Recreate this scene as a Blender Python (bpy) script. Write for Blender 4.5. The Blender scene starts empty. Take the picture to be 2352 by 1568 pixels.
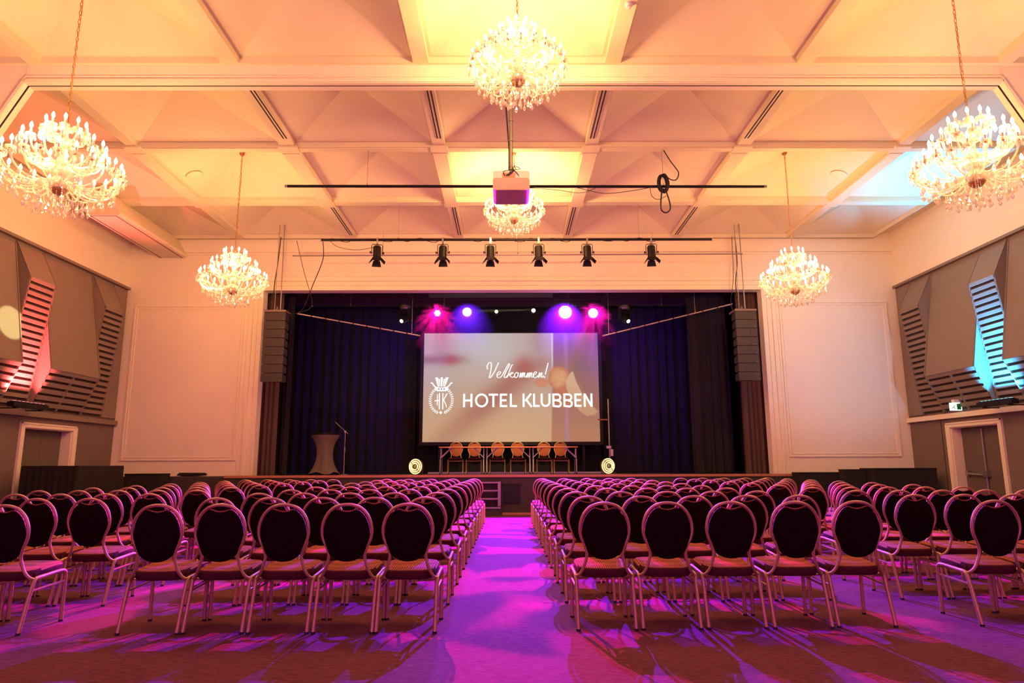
import bpy, math, random
from mathutils import Vector, Matrix
PI = math.pi
R = math.radians
random.seed(7)
C = bpy.context.scene.collection
SC = bpy.context.scene

# ------------------------------------------------------------------ camera
PITCH, YAW, ROLL = R(10.27), R(0.33), R(0.2)
fw = Vector((math.sin(YAW)*math.cos(PITCH), math.cos(YAW)*math.cos(PITCH), math.sin(PITCH)))
rt = fw.cross(Vector((0, 0, 1))).normalized(); up = rt.cross(fw)
r2 = rt*math.cos(ROLL) - up*math.sin(ROLL); u2 = up*math.cos(ROLL) + rt*math.sin(ROLL)
cam = bpy.data.objects.new('camera', bpy.data.cameras.new('camera')); C.objects.link(cam)
m = Matrix.Identity(4)
for i in range(3):
    m[i][0], m[i][1], m[i][2] = r2[i], u2[i], -fw[i]
m[2][3] = 1.18
cam.matrix_world = m
cam.data.sensor_width = 36; cam.data.lens = 24.0; cam.data.clip_end = 100; cam.data.clip_start = .05
SC.camera = cam

# ------------------------------------------------------------------ world, exposure
w = bpy.data.worlds.new('world'); SC.world = w; w.use_nodes = True
w.node_tree.nodes['Background'].inputs[0].default_value = (.004, .003, .004, 1)
vs = SC.view_settings
vs.view_transform = 'Standard'; vs.look = 'None'; vs.gamma = 1; vs.use_curve_mapping = False; vs.exposure = 0.0
cy = SC.cycles
cy.use_denoising = True
cy.max_bounces = 6; cy.diffuse_bounces = 4; cy.glossy_bounces = 2; cy.transmission_bounces = 3
cy.transparent_max_bounces = 10; cy.sample_clamp_indirect = 4; cy.caustics_reflective = False; cy.caustics_refractive = False
cy.use_adaptive_sampling = True; cy.adaptive_threshold = .03

# ------------------------------------------------------------------ lamps (large ones)
WARM = (1.0, .45, .165)
def light(name, kind, loc, energy, color, parent=None, radius=.1, target=None, angle=None, blend=.4, size=None, gobo=None):
    d = bpy.data.lights.new(name, kind); d.energy = energy; d.color = color
    if kind in ('POINT', 'SPOT'): d.shadow_soft_size = radius
    if kind == 'SPOT':
        d.spot_size = R(angle); d.spot_blend = blend
    if kind == 'AREA' and size:
        d.shape = 'RECTANGLE'; d.size, d.size_y = size
    o = bpy.data.objects.new(name, d); C.objects.link(o); o.location = loc
    if target is not None:
        o.rotation_euler = (Vector(target) - Vector(loc)).to_track_quat('-Z', 'Y').to_euler()
    if gobo:
        d.use_nodes = True; nt = d.node_tree; N = nt.nodes; L = nt.links
        em = N.get('Emission') or N.new('ShaderNodeEmission')
        tc = N.new('ShaderNodeTexCoord'); sep = N.new('ShaderNodeSeparateXYZ'); L.new(tc.outputs['Normal'], sep.inputs[0])
        dx = N.new('ShaderNodeMath'); dx.operation = 'DIVIDE'; L.new(sep.outputs[0], dx.inputs[0]); L.new(sep.outputs[2], dx.inputs[1])
        dy = N.new('ShaderNodeMath'); dy.operation = 'DIVIDE'; L.new(sep.outputs[1], dy.inputs[0]); L.new(sep.outputs[2], dy.inputs[1])
        cb = N.new('ShaderNodeCombineXYZ'); L.new(dx.outputs[0], cb.inputs[0]); dm = N.new('ShaderNodeMath'); dm.operation = 'MULTIPLY'; dm.inputs[1].default_value = 2.4; L.new(dy.outputs[0], dm.inputs[0]); L.new(dm.outputs[0], cb.inputs[1]); cb.inputs[2].default_value = gobo[1]
        no = N.new('ShaderNodeTexNoise'); no.inputs['Scale'].default_value = gobo[0]; no.inputs['Detail'].default_value = 1; no.inputs['Distortion'].default_value = .6
        L.new(cb.outputs[0], no.inputs['Vector'])
        rp = N.new('ShaderNodeValToRGB'); rp.color_ramp.elements[0].position = gobo[2]; rp.color_ramp.elements[1].position = gobo[3]
        L.new(no.outputs[0], rp.inputs[0])
        mu = N.new('ShaderNodeMath'); mu.operation = 'MULTIPLY_ADD'; L.new(rp.outputs[0], mu.inputs[0]); mu.inputs[1].default_value = 1-gobo[4]; mu.inputs[2].default_value = gobo[4]
        L.new(mu.outputs[0], em.inputs['Strength'])
    if parent: o.parent = parent
    return o

CH_E = 465          # watts per chandelier
# chandeliers further back in the hall (behind the photographer)
for x, z in ((-5.5, 5.0), (5.7, 5.0), (.14, 6.3)):
    light('hall_light', 'POINT', (x, 2.4, z), CH_E*.13, WARM, radius=.45)
# stage spotlights thrown at the audience floor
light('spot_light', 'SPOT', (1.62, 18.55, 5.44), 29000, (.22, .005, 1), radius=.03, target=(.3, 10.2, 0), angle=68, blend=.12)
light('spot_light', 'SPOT', (-1.16, 18.55, 5.44), 10000, (.14, .012, 1), radius=.025, target=(-.3, 10.2, 0), angle=68, blend=.12)
light('spot_light', 'SPOT', (-2.0, 18.55, 5.42), 25000, (1, .004, .30), radius=.03, target=(-.9, 10.0, 0), angle=68, blend=.12, gobo=(6.5, 1.3, .545, .575, .0))
light('spot_light', 'SPOT', (2.41, 18.55, 5.42), 25000, (1, .004, .45), radius=.03, target=(.9, 10.0, 0), angle=68, blend=.12, gobo=(6.0, 4.1, .545, .575, .0))
# narrow pale beam that lands on the left wall
light('spot_light', 'SPOT', (.70, 18.6, 5.45), 14000, (1, .95, .42), radius=.02, target=(-9.6, 12.95, 3.92), angle=3.4, blend=.3)
# added blue and violet spots standing in for haze glow on the backdrop
light('added_wash', 'SPOT', (-1.2, 19.2, 5.5), 600, (.03, .01, 1), radius=.1, target=(-4.6, 21.8, 3.6), angle=80, blend=1)
light('added_wash', 'SPOT', (1.8, 19.2, 5.5), 650, (.16, .01, 1), radius=.1, target=(5.0, 21.8, 3.8), angle=80, blend=1)
# front light onto the stage from the lighting bar
light('spot_light', 'SPOT', (0, 14.6, 5.6), 2300, (1, .58, .2), radius=.08, target=(0, 19.2, 1.3), angle=38, blend=.7)

light('added_wash', 'SPOT', (9.3, 8.4, 2.7), 1000, (.14, .50, 1), target=(8.4, 17.3, 4.3), angle=42, blend=1, radius=.15)  # unseen cyan spot added to tint the right front wall

# ------------------------------------------------------------------ helpers
def tag(o, label=None, cat=None, group=None, kind=None):
    if label: o['label'] = label
    if cat: o['category'] = cat
    if group: o['group'] = group
    if kind: o['kind'] = kind
    return o
def thing(name, label, cat, loc=(0, 0, 0), rz=0, group=None):
    o = bpy.data.objects.new(name, None); C.objects.link(o); o.location = loc; o.rotation_euler = (0, 0, rz)
    o.empty_display_size = .1
    return tag(o, label, cat, group)

class MB:
    def __init__(s): s.v = []; s.f = []; s.mi = []; s.m = 0
    def add(s, vs, fs, m=None):
        b = len(s.v); s.v += [tuple(v) for v in vs]; s.f += [tuple(i+b for i in f) for f in fs]; s.mi += [s.m if m is None else m]*len(fs); return s
    def box(s, x0, x1, y0, y1, z0, z1, m=None):
        v = [(x, y, z) for z in (z0, z1) for y in (y0, y1) for x in (x0, x1)]
        return s.add(v, [(0, 2, 3, 1), (4, 5, 7, 6), (0, 1, 5, 4), (2, 6, 7, 3), (0, 4, 6, 2), (1, 3, 7, 5)], m)
    def quad(s, a, b, c, d, m=None): return s.add([a, b, c, d], [(0, 1, 2, 3)], m)
    def poly(s, pts, m=None): return s.add(pts, [tuple(range(len(pts)))], m)
    def tube(s, pts, r, n=8, m=None, closed=False, flat=None, cap=True, up=None):
        """sweep; r radius or list; flat=(a,b) half widths of an elliptic section: a along 'up', b across"""
        P = [Vector(p) for p in pts]; k = len(P); rings = []
        prev = None
        for i, p in enumerate(P):
            if closed: t = P[(i+1) % k] - P[i-1]
            else: t = P[min(i+1, k-1)] - P[max(i-1, 0)]
            t.normalize()
            if up is not None: a = Vector(up)
            elif prev is not None: a = prev
            else: a = Vector((0, 0, 1)) if abs(t.z) < .9 else Vector((1, 0, 0))
            a = (a - t*a.dot(t))
            if a.length < 1e-6: a = t.orthogonal()
            a.normalize(); prev = a; b = t.cross(a)
            rr = r[i] if isinstance(r, (list, tuple)) else r
            fa, fb = flat if flat else (rr, rr)
            rings.append([p + a*(fa*math.cos(2*PI*j/n)) + b*(fb*math.sin(2*PI*j/n)) for j in range(n)])
        vs = [q for ring in rings for q in ring]; fs = []
        for i in range(k if closed else k-1):
            i2 = (i+1) % k
            for j in range(n):
                j2 = (j+1) % n
                fs.append((i*n+j, i*n+j2, i2*n+j2, i2*n+j))
        if cap and not closed:
            fs.append(tuple(range(n-1, -1, -1))); fs.append(tuple((k-1)*n+j for j in range(n)))
        return s.add(vs, fs, m)
    def lathe(s, prof, n=16, c=(0, 0, 0), m=None, a0=0):
        vs = []; fs = []
        for (r, z) in prof:
            for j in range(n):
                a = a0+2*PI*j/n; vs.append((c[0]+r*math.cos(a), c[1]+r*math.sin(a), c[2]+z))
        for i in range(len(prof)-1):
            for j in range(n):
                j2 = (j+1) % n; fs.append((i*n+j, i*n+j2, (i+1)*n+j2, (i+1)*n+j))
        if prof[0][0] > 1e-4: fs.append(tuple(range(n-1, -1, -1)))
        if prof[-1][0] > 1e-4: fs.append(tuple((len(prof)-1)*n+j for j in range(n)))
        return s.add(vs, fs, m)
    def prism(s, pts, a, b, axis='y', m=None):
        """2D pts extruded along axis between a and b. axis y: pts=(x,z); x: (y,z); z: (x,y)"""
        def P(p, t):
            return (p[0], t, p[1]) if axis == 'y' else ((t, p[0], p[1]) if axis == 'x' else (p[0], p[1], t))
        n = len(pts); vs = [P(p, a) for p in pts]+[P(p, b) for p in pts]
        fs = [tuple(range(n)), tuple(range(2*n-1, n-1, -1))]+[(i, (i+1) % n, n+(i+1) % n, n+i) for i in range(n)]
        return s.add(vs, fs, m)
    def xf(s, M, start=0):
        for i in range(start, len(s.v)): s.v[i] = tuple(M @ Vector(s.v[i]))
        return s
    def mesh(s, name, mats, smooth=True, ang=35):
        me = bpy.data.meshes.new(name); me.from_pydata(s.v, [], s.f)
        for mm in (mats if isinstance(mats, (list, tuple)) else [mats]): me.materials.append(mm)
        me.polygons.foreach_set('material_index', s.mi)
        import bmesh as _b
        bm = _b.new(); bm.from_mesh(me); _b.ops.recalc_face_normals(bm, faces=bm.faces); bm.to_mesh(me); bm.free()
        if smooth:
            me.polygons.foreach_set('use_smooth', [True]*len(me.polygons)); me.set_sharp_from_angle(angle=R(ang))
        me.update(); return me
    def build(s, name, mats, parent=None, **k):
        o = bpy.data.objects.new(name, s.mesh(name, mats, **k)); C.objects.link(o)
        if parent: o.parent = parent
        return o
def struct(name, mb, mats, **k):
    o = mb.build(name, mats, **k); o['kind'] = 'structure'; return o
def copy_tree(o, parent=None):
    c = o.copy(); C.objects.link(c)
    if parent: c.parent = parent
    for ch in o.children: copy_tree(ch, c)
    return c
def crom(P, n=8, closed=False):
    P = [Vector(p) for p in P]; out = []; k = len(P)
    rng = range(k) if closed else range(k-1)
    for i in rng:
        if closed: a, b, c, d = P[i-1], P[i], P[(i+1) % k], P[(i+2) % k]
        else: a, b, c, d = P[max(i-1, 0)], P[i], P[i+1], P[min(i+2, k-1)]
        for j in range(n):
            t = j/n
            out.append(.5*((2*b)+(-a+c)*t+(2*a-5*b+4*c-d)*t*t+(-a+3*b-3*c+d)*t**3))
    if not closed: out.append(P[-1])
    return out

# ------------------------------------------------------------------ materials
def mat(name, col, rough=.6, metal=0, spec=.5, noise=None, bump=None, wave=None, em=None, sheen=0):
    mt = bpy.data.materials.new(name); mt.use_nodes = True; nt = mt.node_tree; N = nt.nodes; L = nt.links
    b = N['Principled BSDF']; b.inputs['Base Color'].default_value = (*col, 1); b.inputs['Roughness'].default_value = rough
    b.inputs['Metallic'].default_value = metal; b.inputs['Specular IOR Level'].default_value = spec
    if sheen: b.inputs['Sheen Weight'].default_value = sheen
    if em:
        b.inputs['Emission Color'].default_value = (*em[:3], 1); b.inputs['Emission Strength'].default_value = em[3]
    tc = N.new('ShaderNodeTexCoord')
    if noise:
        sc, amt = noise[:2]; n = N.new('ShaderNodeTexNoise'); n.inputs['Scale'].default_value = sc; n.inputs['Detail'].default_value = 4
        L.new(tc.outputs['Object'], n.inputs['Vector'])
        mx = N.new('ShaderNodeMix'); mx.data_type = 'RGBA'
        mx.inputs[6].default_value = (*[c*(1-amt) for c in col], 1); mx.inputs[7].default_value = (*[min(1, c*(1+amt)) for c in col], 1)
        L.new(n.outputs[0], mx.inputs[0]); L.new(mx.outputs[2], b.inputs['Base Color'])
    if wave:
        sc, col2, axis = wave[:3]; wv = N.new('ShaderNodeTexWave'); wv.bands_direction = axis; wv.inputs['Scale'].default_value = sc
        wv.inputs['Distortion'].default_value = wave[3] if len(wave) > 3 else .3
        L.new(tc.outputs['Object'], wv.inputs['Vector'])
        mx = N.new('ShaderNodeMix'); mx.data_type = 'RGBA'; mx.inputs[6].default_value = (*col, 1); mx.inputs[7].default_value = (*col2, 1)
        L.new(wv.outputs[1], mx.inputs[0]); L.new(mx.outputs[2], b.inputs['Base Color'])
    if bump:
        n2 = N.new('ShaderNodeTexNoise'); n2.inputs['Scale'].default_value = bump[0]; n2.inputs['Detail'].default_value = 3
        L.new(tc.outputs['Object'], n2.inputs['Vector'])
        bp = N.new('ShaderNodeBump'); bp.inputs['Strength'].default_value = bump[1]; bp.inputs['Distance'].default_value = .01
        L.new(n2.outputs[0], bp.inputs['Height']); L.new(bp.outputs[0], b.inputs['Normal'])
    return mt
def emit(name, col, s):
    mt = bpy.data.materials.new(name); mt.use_nodes = True; nt = mt.node_tree; N = nt.nodes
    N.remove(N['Principled BSDF']); e = N.new('ShaderNodeEmission'); e.inputs[0].default_value = (*col, 1); e.inputs[1].default_value = s
    nt.links.new(e.outputs[0], N['Material Output'].inputs[0]); mt.cycles.emission_sampling = 'NONE'
    return mt
M_WALL = mat('cream_plaster', (.87, .82, .60), .85, noise=(3, .03), bump=(90, .15))
M_CEIL = mat('ceiling_board', (.72, .68, .45), .9, noise=(2, .03), bump=(120, .12))
M_SLOT = mat('dark_slot', (.015, .012, .01), .9)
M_TAUPE = mat('taupe_panel', (.225, .185, .145), .8, noise=(5, .06), bump=(140, .2))
M_GROOVE_SHADE = mat('shaded_slat_backing', (.05, .035, .025), .95)  # slat backing; the grooves' shadow is put into its dark colour
M_TAUPE_D = mat('taupe_lower_wall', (.17, .135, .105), .8, noise=(4, .06), bump=(120, .2))
M_DOOR = mat('taupe_door', (.13, .105, .08), .6, noise=(4, .05))
M_CARPET = None
M_GOLD = mat('champagne_metal', (.50, .33, .165), .38, metal=.5)
M_RUB = mat('black_rubber', (.01, .01, .01), .6)
M_BLACK = mat('black_metal', (.009, .008, .010), .5, spec=.2)
M_STEEL = mat('grey_steel', (.42, .40, .38), .38, metal=.9)
M_ALU = mat('aluminium_edge', (.30, .29, .28), .45, metal=.5)
M_STAGEF = mat('stage_fascia_felt', (.045, .036, .034), .95, noise=(60, .25))
M_STAGET = mat('stage_floor_boards', (.07, .05, .04), .55, noise=(8, .2))
M_TRIMW = mat('varnished_edge_wood', (.46, .20, .10), .45, noise=(20, .2))
M_CURB = mat('black_drape', (.006, .0045, .013), .95, sheen=.1)
M_CURBR = mat('brown_velvet', (.085, .042, .032), .9, noise=(12, .2), sheen=.2)
M_CLOTH = mat('black_cloth', (.012, .009, .009), .95)
M_CABLE = mat('black_cable', (.012, .01, .012), .6)
M_SPK = mat('speaker_grille', (.035, .028, .025), .65, noise=(200, .3))
M_TAB = mat('table_laminate', (.45, .17, .08), .5, noise=(9, .15))
M_GREYCL = mat('grey_stretch_cloth', (.16, .13, .10), .9, noise=(4, .1))
M_PROJ = mat('projector_shell', (.72, .66, .62), .5)
M_PROJD = mat('projector_grille', (.5, .34, .30), .6)

def fabric():
    mt = bpy.data.materials.new('striped_chair_fabric'); mt.use_nodes = True; nt = mt.node_tree; N = nt.nodes; L = nt.links
    b = N['Principled BSDF']; b.inputs['Roughness'].default_value = .9; b.inputs['Specular IOR Level'].default_value = .2
    tc = N.new('ShaderNodeTexCoord')
    wv = N.new('ShaderNodeTexWave'); wv.bands_direction = 'X'; wv.inputs['Scale'].default_value = 19; wv.inputs['Distortion'].default_value = .1
    w2 = N.new('ShaderNodeTexWave'); w2.bands_direction = 'Z'; w2.inputs['Scale'].default_value = 34; w2.inputs['Distortion'].default_value = .2
    for q in (wv, w2): L.new(tc.outputs['Object'], q.inputs['Vector'])
    mx = N.new('ShaderNodeMix'); mx.data_type = 'RGBA'; mx.inputs[6].default_value = (.15, .036, .026, 1); mx.inputs[7].default_value = (.55, .185, .10, 1)
    L.new(wv.outputs[1], mx.inputs[0])
    m2 = N.new('ShaderNodeMix'); m2.data_type = 'RGBA'; m2.blend_type = 'MULTIPLY'; m2.inputs[0].default_value = .35
    L.new(mx.outputs[2], m2.inputs[6]); L.new(w2.outputs[0], m2.inputs[7]); L.new(m2.outputs[2], b.inputs['Base Color'])
    return mt
M_FAB = fabric()
M_FAB_SIDE_SHADE = mat('shaded_seat_side', (.085, .020, .022), .95, spec=.1, wave=(30, (.045, .010, .012), 'X'))  # same cloth as the seat top, its unlit side darkened in the colour
M_FAB_BACK_SHADE = mat('shaded_chair_back', (.013, .004, .004), .95, spec=.05, wave=(30, (.007, .002, .002), 'X'))  # same cloth as the front, shade of the rear put into the colour
def carpet():
    mt = bpy.data.materials.new('mottled_carpet'); mt.use_nodes = True; nt = mt.node_tree; N = nt.nodes; L = nt.links
    b = N['Principled BSDF']; b.inputs['Roughness'].default_value = .95; b.inputs['Specular IOR Level'].default_value = .15
    tc = N.new('ShaderNodeTexCoord')
    mp = N.new('ShaderNodeMapping'); mp.inputs['Scale'].default_value = (1, 2.4, 1); L.new(tc.outputs['Object'], mp.inputs[0])
    n = N.new('ShaderNodeTexNoise'); n.inputs['Scale'].default_value = 14; n.inputs['Detail'].default_value = 8; n.inputs['Roughness'].default_value = .7
    L.new(mp.outputs[0], n.inputs['Vector'])
    n2 = N.new('ShaderNodeTexNoise'); n2.inputs['Scale'].default_value = .9; n2.inputs['Detail'].default_value = 2; L.new(tc.outputs['Object'], n2.inputs['Vector'])
    r = N.new('ShaderNodeValToRGB'); e = r.color_ramp.elements; e[0].position = .35; e[0].color = (.125, .038, .054, 1); e[1].position = .65; e[1].color = (.235, .075, .10, 1)
    L.new(n.outputs[0], r.inputs[0])
    mx = N.new('ShaderNodeMix'); mx.data_type = 'RGBA'; mx.blend_type = 'MULTIPLY'; mx.inputs[0].default_value = .35; L.new(r.outputs[0], mx.inputs[6]); L.new(n2.outputs[0], mx.inputs[7]); L.new(mx.outputs[2], b.inputs['Base Color'])
    bp = N.new('ShaderNodeBump'); bp.inputs['Strength'].default_value = .3; bp.inputs['Distance'].default_value = .01; L.new(n.outputs[0], bp.inputs['Height']); L.new(bp.outputs[0], b.inputs['Normal'])
    return mt
M_CARPET = carpet()
def glass():
    mt = bpy.data.materials.new('crystal'); mt.use_nodes = True; nt = mt.node_tree; N = nt.nodes; L = nt.links
    N.remove(N['Principled BSDF'])
    t = N.new('ShaderNodeBsdfTransparent'); t.inputs[0].default_value = (.97, .93, .88, 1)
    g = N.new('ShaderNodeBsdfGlossy'); g.inputs[0].default_value = (1, .95, .88, 1); g.inputs['Roughness'].default_value = .12
    d = N.new('ShaderNodeBsdfDiffuse'); d.inputs[0].default_value = (1, 1, .98, 1)
    tr = N.new('ShaderNodeBsdfTranslucent'); tr.inputs[0].default_value = (1, 1, .98, 1)
    a = N.new('ShaderNodeMixShader'); a.inputs[0].default_value = .5; L.new(d.outputs[0], a.inputs[1]); L.new(tr.outputs[0], a.inputs[2])
    b = N.new('ShaderNodeMixShader'); b.inputs[0].default_value = .5; L.new(a.outputs[0], b.inputs[1]); L.new(g.outputs[0], b.inputs[2])
    lw = N.new('ShaderNodeLayerWeight'); lw.inputs[0].default_value = .55
    ma = N.new('ShaderNodeMath'); ma.operation = 'MULTIPLY_ADD'; L.new(lw.outputs[1], ma.inputs[0]); ma.inputs[1].default_value = .45; ma.inputs[2].default_value = .40
    c = N.new('ShaderNodeMixShader'); L.new(ma.outputs[0], c.inputs[0]); L.new(t.outputs[0], c.inputs[1]); L.new(b.outputs[0], c.inputs[2])
    L.new(c.outputs[0], N['Material Output'].inputs[0]); return mt
M_GLASS = glass()
M_BRASS = mat('aged_brass', (.55, .30, .10), .35, metal=.9)
M_BULB = emit('bulb_glow', (1, .80, .48), 9)

# ------------------------------------------------------------------ room shell
XL, XR, YF, YB = -9.9, 10.15, 17.3, -3.2
ZW = 7.45
b = MB(); b.quad((XL-.4, YB, 0), (XR+.4, YB, 0), (XR+.4, YF+.2, 0), (XL-.4, YF+.2, 0)); struct('floor', b, M_CARPET)
b = MB(); b.box(XL-.5, XR+.5, YB-.2, YB, 0, ZW+.4); struct('wall_back', b, M_WALL)
PX0, PX1, PZ = -6.34, 6.6, 5.67      # proscenium opening
ST = .94                              # stage height
b = MB()
b.box(XL-.3, PX0, YF, YF+.25, ST-.3, ZW+.4); b.box(PX1, XR+.3, YF, YF+.25, ST-.3, ZW+.4); b.box(PX0, PX1, YF, YF+.25, PZ, ZW+.4)
struct('wall_front', b, M_WALL)
# mouldings on the front wall
def frame_strip(b, x0, x1, z0, z1, y, wd=.03, dp=.025):
    for (a, c, d, e) in ((x0, x1, z0, z0+wd), (x0, x1, z1-wd, z1), (x0, x0+wd, z0+wd, z1-wd), (x1-wd, x1, z0+wd, z1-wd)):
        b.box(a, c, y-dp, y, d, e)
b = MB()
for (x0, x1, z0, z1) in ((-9.66, -6.81, 1.32, 5.28), (7.04, 9.86, 1.36, 5.35)):
    frame_strip(b, x0, x1, z0, z1, YF, .035, .03); frame_strip(b, x0+.07, x1-.07, z0+.07, z1-.07, YF, .02, .018)
struct('trim_1', b, M_WALL, smooth=False)
b = MB(); b.box(XL, XR, YF-.05, YF, 6.70, 6.76); b.box(XL, XR, YF-.025, YF, 6.64, 6.67)
struct('trim_2', b, M_WALL, smooth=False)
b = MB()
for i, (o, dp) in enumerate(((0, .05), (.13, .03), (.25, .045), (.37, .02))):
    wdt = .05
    x0, x1, z1 = PX0-o, PX1+o, PZ+o
    b.box(x0-wdt, x0, YF-dp, YF, ST, z1+wdt); b.box(x1, x1+wdt, YF-dp, YF, ST, z1+wdt); b.box(x0, x1, YF-dp, YF, z1, z1+wdt)
struct('trim_3', b, M_WALL, smooth=False)
# side walls
for nm, X, s in (('wall_left', XL, -1), ('wall_right', XR, 1)):
    b = MB(); t = .32
    x0, x1 = sorted((X, X+s*t))
    dy0, dy1 = (14.09, 15.66) if s < 0 else (14.16, 15.72)
    dz = 1.98 if s < 0 else 2.0
    b.box(x0, x1, YB, 17.3, 5.69, ZW+.3, 0)
    b.box(x0, x1, YB, 17.3, 2.3, 5.69, 1)
    b.box(x0, x1, YB, dy0, 0, 2.3, 1); b.box(x0, x1, dy1, 17.3, 0, 2.3, 1); b.box(x0, x1, dy0, dy1, dz, 2.3, 1)
    struct(nm, b, [M_WALL, M_TAUPE_D], smooth=False)
    # rail under the acoustic panels
    b = MB(); a0, a1 = sorted((X, X-s*.09)); b.box(a0, a1, 9.6, 17.28, 2.2, 2.31); struct('trim_4' if s < 0 else 'trim_5', b, M_TAUPE if s < 0 else M_WALL, smooth=False)
    b = MB(); b.box(a0, a1, 9.6, 17.28, 5.69, 5.75); struct('trim_6' if s < 0 else 'trim_7', b, M_TAUPE, smooth=False)
    # door: leaves set back in the reveal, cream casing
    d = bpy.data.objects.new('door_1' if s < 0 else 'door_2', None); C.objects.link(d); d['kind'] = 'structure'
    c = MB(); dp = .035; a0, a1 = sorted((X, X-s*dp))
    for (y0, y1, z0, z1) in ((dy0-.13, dy0, 0, dz+.1), (dy1, dy1+.13, 0, dz+.1), (dy0, dy1, dz, dz+.1)):
        c.box(a0, a1, y0, y1, z0, z1)
    a2, a3 = sorted((X-s*(dp+.015), X-s*dp))
    for (y0, y1, z0, z1) in ((dy0-.13, dy0-.10, 0, dz+.1), (dy1+.10, dy1+.13, 0, dz+.1), (dy0-.13, dy1+.13, dz+.07, dz+.1)):
        c.box(a2, a3, y0, y1, z0, z1)
    r0, r1 = sorted((X, X+s*.26))
    c.box(r0, r1, dy0, dy0+.02, 0, dz); c.box(r0, r1, dy1-.02, dy1, 0, dz); c.box(r0, r1, dy0, dy1, dz-.02, dz)
    c.build('casing', M_WALL, d, smooth=False)
    my = (dy0+dy1)/2 + .1
    for (y0, y1) in ((dy0+.025, my-.004), (my+.004, dy1-.025)):
        q = MB(); l0, l1 = sorted((X+s*.22, X+s*.27)); q.box(l0, l1, y0, y1, .01, dz-.025); q.build('door_leaf', M_DOOR, d, smooth=False)
    if s > 0:
        q = MB(); xx = X+.19
        q.tube([(xx, my-.06, .02), (xx, my-.06, dz-.06)], .018, 8)
        q.build('vertical_rod', M_STEEL, d)
        q = MB(); q.tube([(xx-.03, my-.12, .93), (xx-.03, dy1-.18, .96)], .022, 8); q.box(xx-.06, xx+.03, my-.16, my-.02, .9, 1.03); q.box(xx-.05, xx+.03, dy1-.2, dy1-.12, .91, 1.03)
        q.tube([(xx-.02, my+.02, .98), (xx-.02, my+.16, .98)], .015, 6)
        q.build('panic_bar', M_STEEL, d)
# seam lines in the right lower wall
b = MB(); b.box(XR-.006, XR, 16.04, 16.055, 0, 2.2); struct('trim_8', b, M_SLOT)

# ---- ceiling: beams with recessed pyramid coffers
ZB, ZP, ZA = 7.05, 7.15, 7.66
bx = [(-7.1, -6.9), (-4.24, -3.98), (-1.40, -1.17), (1.45, 1.68), (4.30, 4.54), (7.32, 7.52)]
XO0, XO1 = -9.5, 9.62
by = [(1.15, 1.35), (3.85, 4.05), (6.55, 6.75), (9.23, 9.45), (11.95, 12.14), (14.60, 14.86), (17.14, 17.22)]
xe = [XO0]; 
cellx = []; last = XO0
for a, c in bx: cellx.append((last, a)); last = c
cellx.append((last, XO1))
celly = []; last = -3.0
for a, c in by: celly.append((last, a)); last = c
b = MB()
for (x0, x1) in cellx:
    for (y0, y1) in celly:
        xc, yc = (x0+x1)/2, (y0+y1)/2
        for (p, q) in (((x0, y0), (x1, y0)), ((x1, y0), (x1, y1)), ((x1, y1), (x0, y1)), ((x0, y1), (x0, y0))):
            b.quad((*p, ZB), (*q, ZB), (*q, ZP), (*p, ZP))
            # small flat ledge then sloping triangle
            f = .965
            P = [(xc+(t[0]-xc)*f, yc+(t[1]-yc)*f) for t in (p, q)]
            b.quad((*p, ZP), (*q, ZP), (*P[1], ZP), (*P[0], ZP))
            b.poly([(*P[0], ZP), (*P[1], ZP), (xc, yc, ZA)])
for (x0, x1) in bx: b.quad((x0, -3.2, ZB), (x1, -3.2, ZB), (x1, 17.22, ZB), (x0, 17.22, ZB))
for (x0, x1) in cellx:
    for (y0, y1) in by: b.quad((x0, y0, ZB), (x1, y0, ZB), (x1, y1, ZB), (x0, y1, ZB))
# end faces and upper soffit beyond the grid
b.box(XO0, XO1, 17.2, 17.215, ZB, ZW); b.box(XO1+.008, XO1+.03, -3, 17.2, ZB, ZW); b.box(XO0-.03, XO0-.008, -3, 17.2, ZB, ZW)
b.box(XL-.3, XO0-.03, -3.2, 17.4, 7.22, 7.26); b.box(XO1+.03, XR+.3, -3.2, 17.4, 7.22, 7.26); b.box(XO0, XO1, 17.21, 17.4, 7.22, 7.26)
b.box(XL-.5, XR+.5, YB-.2, 17.6, 7.75, 7.85)
struct('ceiling', b, M_CEIL, smooth=False)
# raised battens along the beams between coffers (stepped nodes)
b = MB()
for (x0, x1) in bx:
    for (y0, y1) in ((12.14, 14.60),):
        b.box(x0-.02, x1+.02, y0, y1, ZB-.05, ZB)
    for y in (11.9, 14.6): b.box(x0-.05, x1+.05, y-.02, y+.3, ZB-.035, ZB)
for (y0, y1) in ((11.95, 12.14), (14.60, 14.86)):
    b.box(XO0, XO1, y0+.02, y1-.03, ZB-.02, ZB)
struct('trim_9', b, M_CEIL, smooth=False)
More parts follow.
